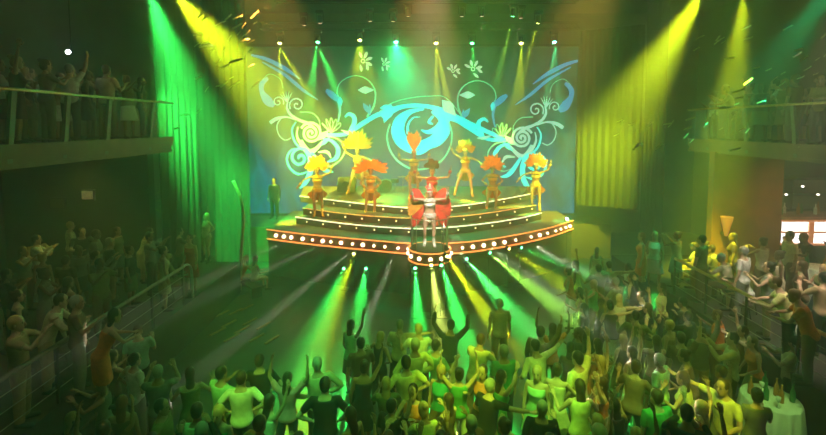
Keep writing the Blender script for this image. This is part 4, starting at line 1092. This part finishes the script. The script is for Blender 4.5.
# stage-front floor lamps fanning over the dance floor
fl = [(344,268,(296,385),GRN,LG,'green',8),(354,253,(306,395),YEL,LY,'yellow',6),(366,268,(345,405),GRN,LG,'green',8),(415,267,(424,405),GRN,LG,'green',7),(431,264,(452,400),(.5,.6,.1),LY,'yellow',7),(441,264,(486,400),GRN,LG,'green',8),
      (446,255,(535,385),YEL,LY,'yellow',7),(466,258,(572,385),GRN,LG,'green',8),(489,252,(615,355),(.35,.85,.08),LG,'green',7),(508,248,(650,345),YEL,LY,'yellow',7),(520,247,(700,325),GRN,LG,'green',6)]
for k, (px, py, (tx, ty), c, lm_, cn, an) in enumerate(fl):
    e = min(rim, key=lambda p: abs(proj(p)[0]-px)); yy = e.y-.25 if not 405 < px < 450 else pc.y-PR-.3
    q = at(px, py, yy); tg = atz(tx, ty, .3)
    fixture(q, tg, lm_, f'{cn} floor-beam lamp below the stage rim, {(ORD+("eleventh",))[k]} counted from the palm side', .55, 'beam lamps below the stage rim', False, 'beam_light')
    d = (tg-q).normalized(); lamp('floor_beam_spot', q+d*.12, tg, (26000 if k < 3 else 60000 if k < 9 else 40000)*BE, c, an*1.7, 1, .03)
    t = thing('lamp_stand', (q.x,q.y,0), f'short black stand under the {(ORD+("eleventh",))[k]} floor-beam lamp from the palm side', 'stand', 'stands under the floor-beam lamps')
    b = MB(); b.tube([(0,0,.03),(0,0,q.z-.21)], .02, 8); b.build('pole', DARKM, t); b = MB(); b.lathe((0,0,.001), [(.16,0),(.16,.02),(.03,.04)], 16); b.build('base', DARKM, t)
wf = [(291,241,(230,268)),(331,242,(255,275)),(399,245,(373,305)),(363,244,(290,300)),(450,243,(498,295)),(482,243,(548,290)),(519,240,(600,280))]
for px, py, (tx, ty) in wf:
    e = min(rim, key=lambda p: abs(proj(p)[0]-px)); q = at(px, py-2, e.y-.2); tg = at(tx, ty, e.y-4.2); lamp('white_rim_spot', q, tg, (9000 if px < 340 else 20000 if px < 470 else 14000)*BE, (1,.93,.7), 3.6 if px < 470 else 6, .8, .03)
# bright white lamp at the stage end
q = atz(567,219,1.9)
fixture(q, EYE, lens('flare', (.9,1,1), 60), 'dazzling white lamp standing off the bar-side tip of the stage', .6, None, False, 'beam_light')
t = thing('lamp_stand', (q.x,q.y,0), 'black stand under the dazzling white lamp', 'stand'); b = MB(); b.tube([(0,0,.03),(0,0,q.z-.23)], .025, 8); b.build('pole', DARKM, t); b = MB(); b.lathe((0,0,.001), [(.2,0),(.2,.02),(.03,.04)], 16); b.build('base', DARKM, t)
# camera flash above the palm-side balcony, built as a bulb on an added rod
q = at(68,52,10.4); t = thing('camera_flash', q, 'tiny dazzling white camera flash in the dark above the palm-side balcony', 'lamp')
b = MB(); b.ell((0,0,0), (.05,.05,.05), 10, 8); b.build('bulb', lens('flash', (.9,1,1), 40), t, True)
b = MB(); b.tube([(0,.04,0),(0,.12,0)], .03, 10); b.tube([(0,.1,0),(0,.1,11.6-q.z)], .012, 6); b.build('bracket', DARKM, t)
lamp('flare_spot', at(396,40,19.0)+Vector((0,-.25,-.2)), (.8,10.5,1.0), 1700, (.02,.9,.16), 115, 1, .05)
# ---- front washes for the cast; unseen lights added to brighten star, crowd, terraces and balconies
lamp('added_podium_spot', (.3,6.0,11.3), (pc.x,pc.y,2.9), 20000, (1,.78,.62), 12, .6, .1)  # added so that the podium star does not stay dark
for x0, x1, z1, e_ in ((-3.4,-3.1,3.6,12500),(.3,.3,3.9,17000),(4.0,4.1,3.6,13500)):
    lamp('cast_front_wash', (x0,7.5,10.5), (x1,16.7,z1), e_, (1,.40,.07), 29, .8, .15)
lamp('crowd_wash', (1.5,4.0,11.0), (1.0,7.4,0.5), 2600, (.30,.9,.05), 36, .9, .2)
lamp('crowd_wash', (-1.8,4.0,11.0), (-2.4,7.2,0.5), 1500, (.10,.9,.10), 32, .9, .2)
lamp('crowd_wash', (4.2,5.0,11.0), (4.0,9.0,0.5), 2000, (.35,.75,.06), 38, .9, .2)
for (px, py, e_, c_, an_) in ((455,400,9000,(.45,.9,.03),9),(430,350,6000,(.45,.9,.03),6),(478,350,9000,(.6,.85,.03),4),(235,400,4500,(.30,.9,.05),8),(545,395,8000,(.30,.9,.06),8),(652,405,6000,(.20,.9,.08),7),(705,400,7000,(.6,.85,.03),8),(300,405,3500,(.10,.9,.12),9),(770,400,3000,(.45,.9,.2),6),(610,390,3500,(.6,.7,.05),8),(640,310,3500,(.6,.75,.1),10)):
    q = atz(px, py, 1.2); lamp('added_crowd_spot', (q.x*.6, 2.0, 11.0), q, e_*1.6, c_, an_, .6, .05)  # narrow spots added to pick people out of the even wash
lamp('terrace_white', (7.0,6.6,9.3), (8.6,9.2,1.6), 4000, (1,.84,.62), 34, .8, .15)
lamp('terrace_white', (3.0,5.0,9.5), (5.6,10.6,1.2), 900, (1,.9,.75), 14, .8, .15)
lamp('terrace_dim', (-4.5,5.0,9.0), (-6.6,7.6,1.8), 260, (1,.86,.5), 34, .9, .15)
lamp('balcony_dim', (-2.0,8.0,9.0), (-7.6,10.4,6.0), 120, (1,.8,.35), 34, .9, .15)
lamp('balcony_dim', (3.0,9.0,9.0), (9.8,12.0,6.0), 160, (.7,1,.4), 34, .9, .15)
lamp('under_balcony', (-9.0,12.0,4.8), (-8.6,11.0,1.1), 90, (.75,.8,.1), 120, .9, .1)
lamp('under_balcony', (11.2,10.4,4.7), (11.4,13.0,1.3), 160, (1,.5,.2), 120, .9, .1)
# ================================================================ confetti in the air
CON = mat('confetti_foil', (.75,.82,.55), .3, .3, var=.1)
cm = []
for k in range(3):
    b = MB(); n = 6; L_ = .17+.05*k; up_ = []; dn = []
    for i in range(n):
        t_ = i/(n-1)-.5; up_.append(V(L_*t_, .02, .035*sin(2.2*t_+k))); dn.append(V(L_*t_, -.02, .035*sin(2.6*t_+k)))
    b.rings([up_, dn], 0, cap=False, closed=False); b.rings([[p+V(0,0,.002) for p in up_], [p+V(0,0,.002) for p in dn]], 0, cap=False, closed=False); cm.append(b.mesh('confetti', [CON]))
def confetti(n, x0, x1, y0, y1, d0, d1, lab, grp):
    for _ in range(n):
        q = at(rnd.uniform(x0,x1), rnd.uniform(y0,y1), rnd.uniform(d0,d1)); o = link('confetti_strip', rnd.choice(cm)); o.location = q
        o.rotation_euler = (rnd.uniform(.8,2.2), rnd.uniform(-.9,-.2), rnd.uniform(-.5,.5)); s = rnd.uniform(.6,1.1); o.scale = (s,s,s); tag(o, lab, 'confetti', grp)
confetti(34, 196,262, 4,95, 8.5,12, 'pale confetti strip in the air around the yellow beam above the palm side', 'confetti above the palm side')
confetti(40, 690,826, 25,150, 8,11.5, 'pale green confetti strip in the air before the balcony above the bar', 'confetti above the bar side')
confetti(12, 600,690, 110,150, 10,14, 'pale confetti strip in the air before the curtain lit yellow', 'confetti before the yellow-lit curtain')
confetti(4, 172,200, 60,140, 9,12, 'pale confetti strip in the air inside the strong green beam', 'confetti in the green beam')
# ================================================================ camera and world
cd = bpy.data.cameras.new('camera'); cam = bpy.data.objects.new('camera', cd); COL.objects.link(cam)
cam.location = EYE; cam.rotation_euler = (pi/2-PITCH, 0, 0)
cd.sensor_width = 36; cd.lens = F/826*36; cd.shift_x = 0.0; cd.shift_y = (PY-217.5)/826; cd.clip_start = .05; cd.clip_end = 200
scn.camera = cam
w = bpy.data.worlds.new('world'); scn.world = w; w.use_nodes = True
w.node_tree.nodes['Background'].inputs[0].default_value = (.0,.0,.0,1); w.node_tree.nodes['Background'].inputs[1].default_value = 0
vs = scn.view_settings; vs.view_transform = 'Standard'; vs.look = 'None'; vs.gamma = 1; vs.use_curve_mapping = False; vs.exposure = 0.0
cy = scn.cycles
cy.use_denoising = True; cy.max_bounces = 6; cy.volume_bounces = 1; cy.diffuse_bounces = 2; cy.glossy_bounces = 2; cy.transparent_max_bounces = 12
cy.caustics_reflective = False; cy.caustics_refractive = False; cy.sample_clamp_indirect = 4; cy.sample_clamp_direct = 0
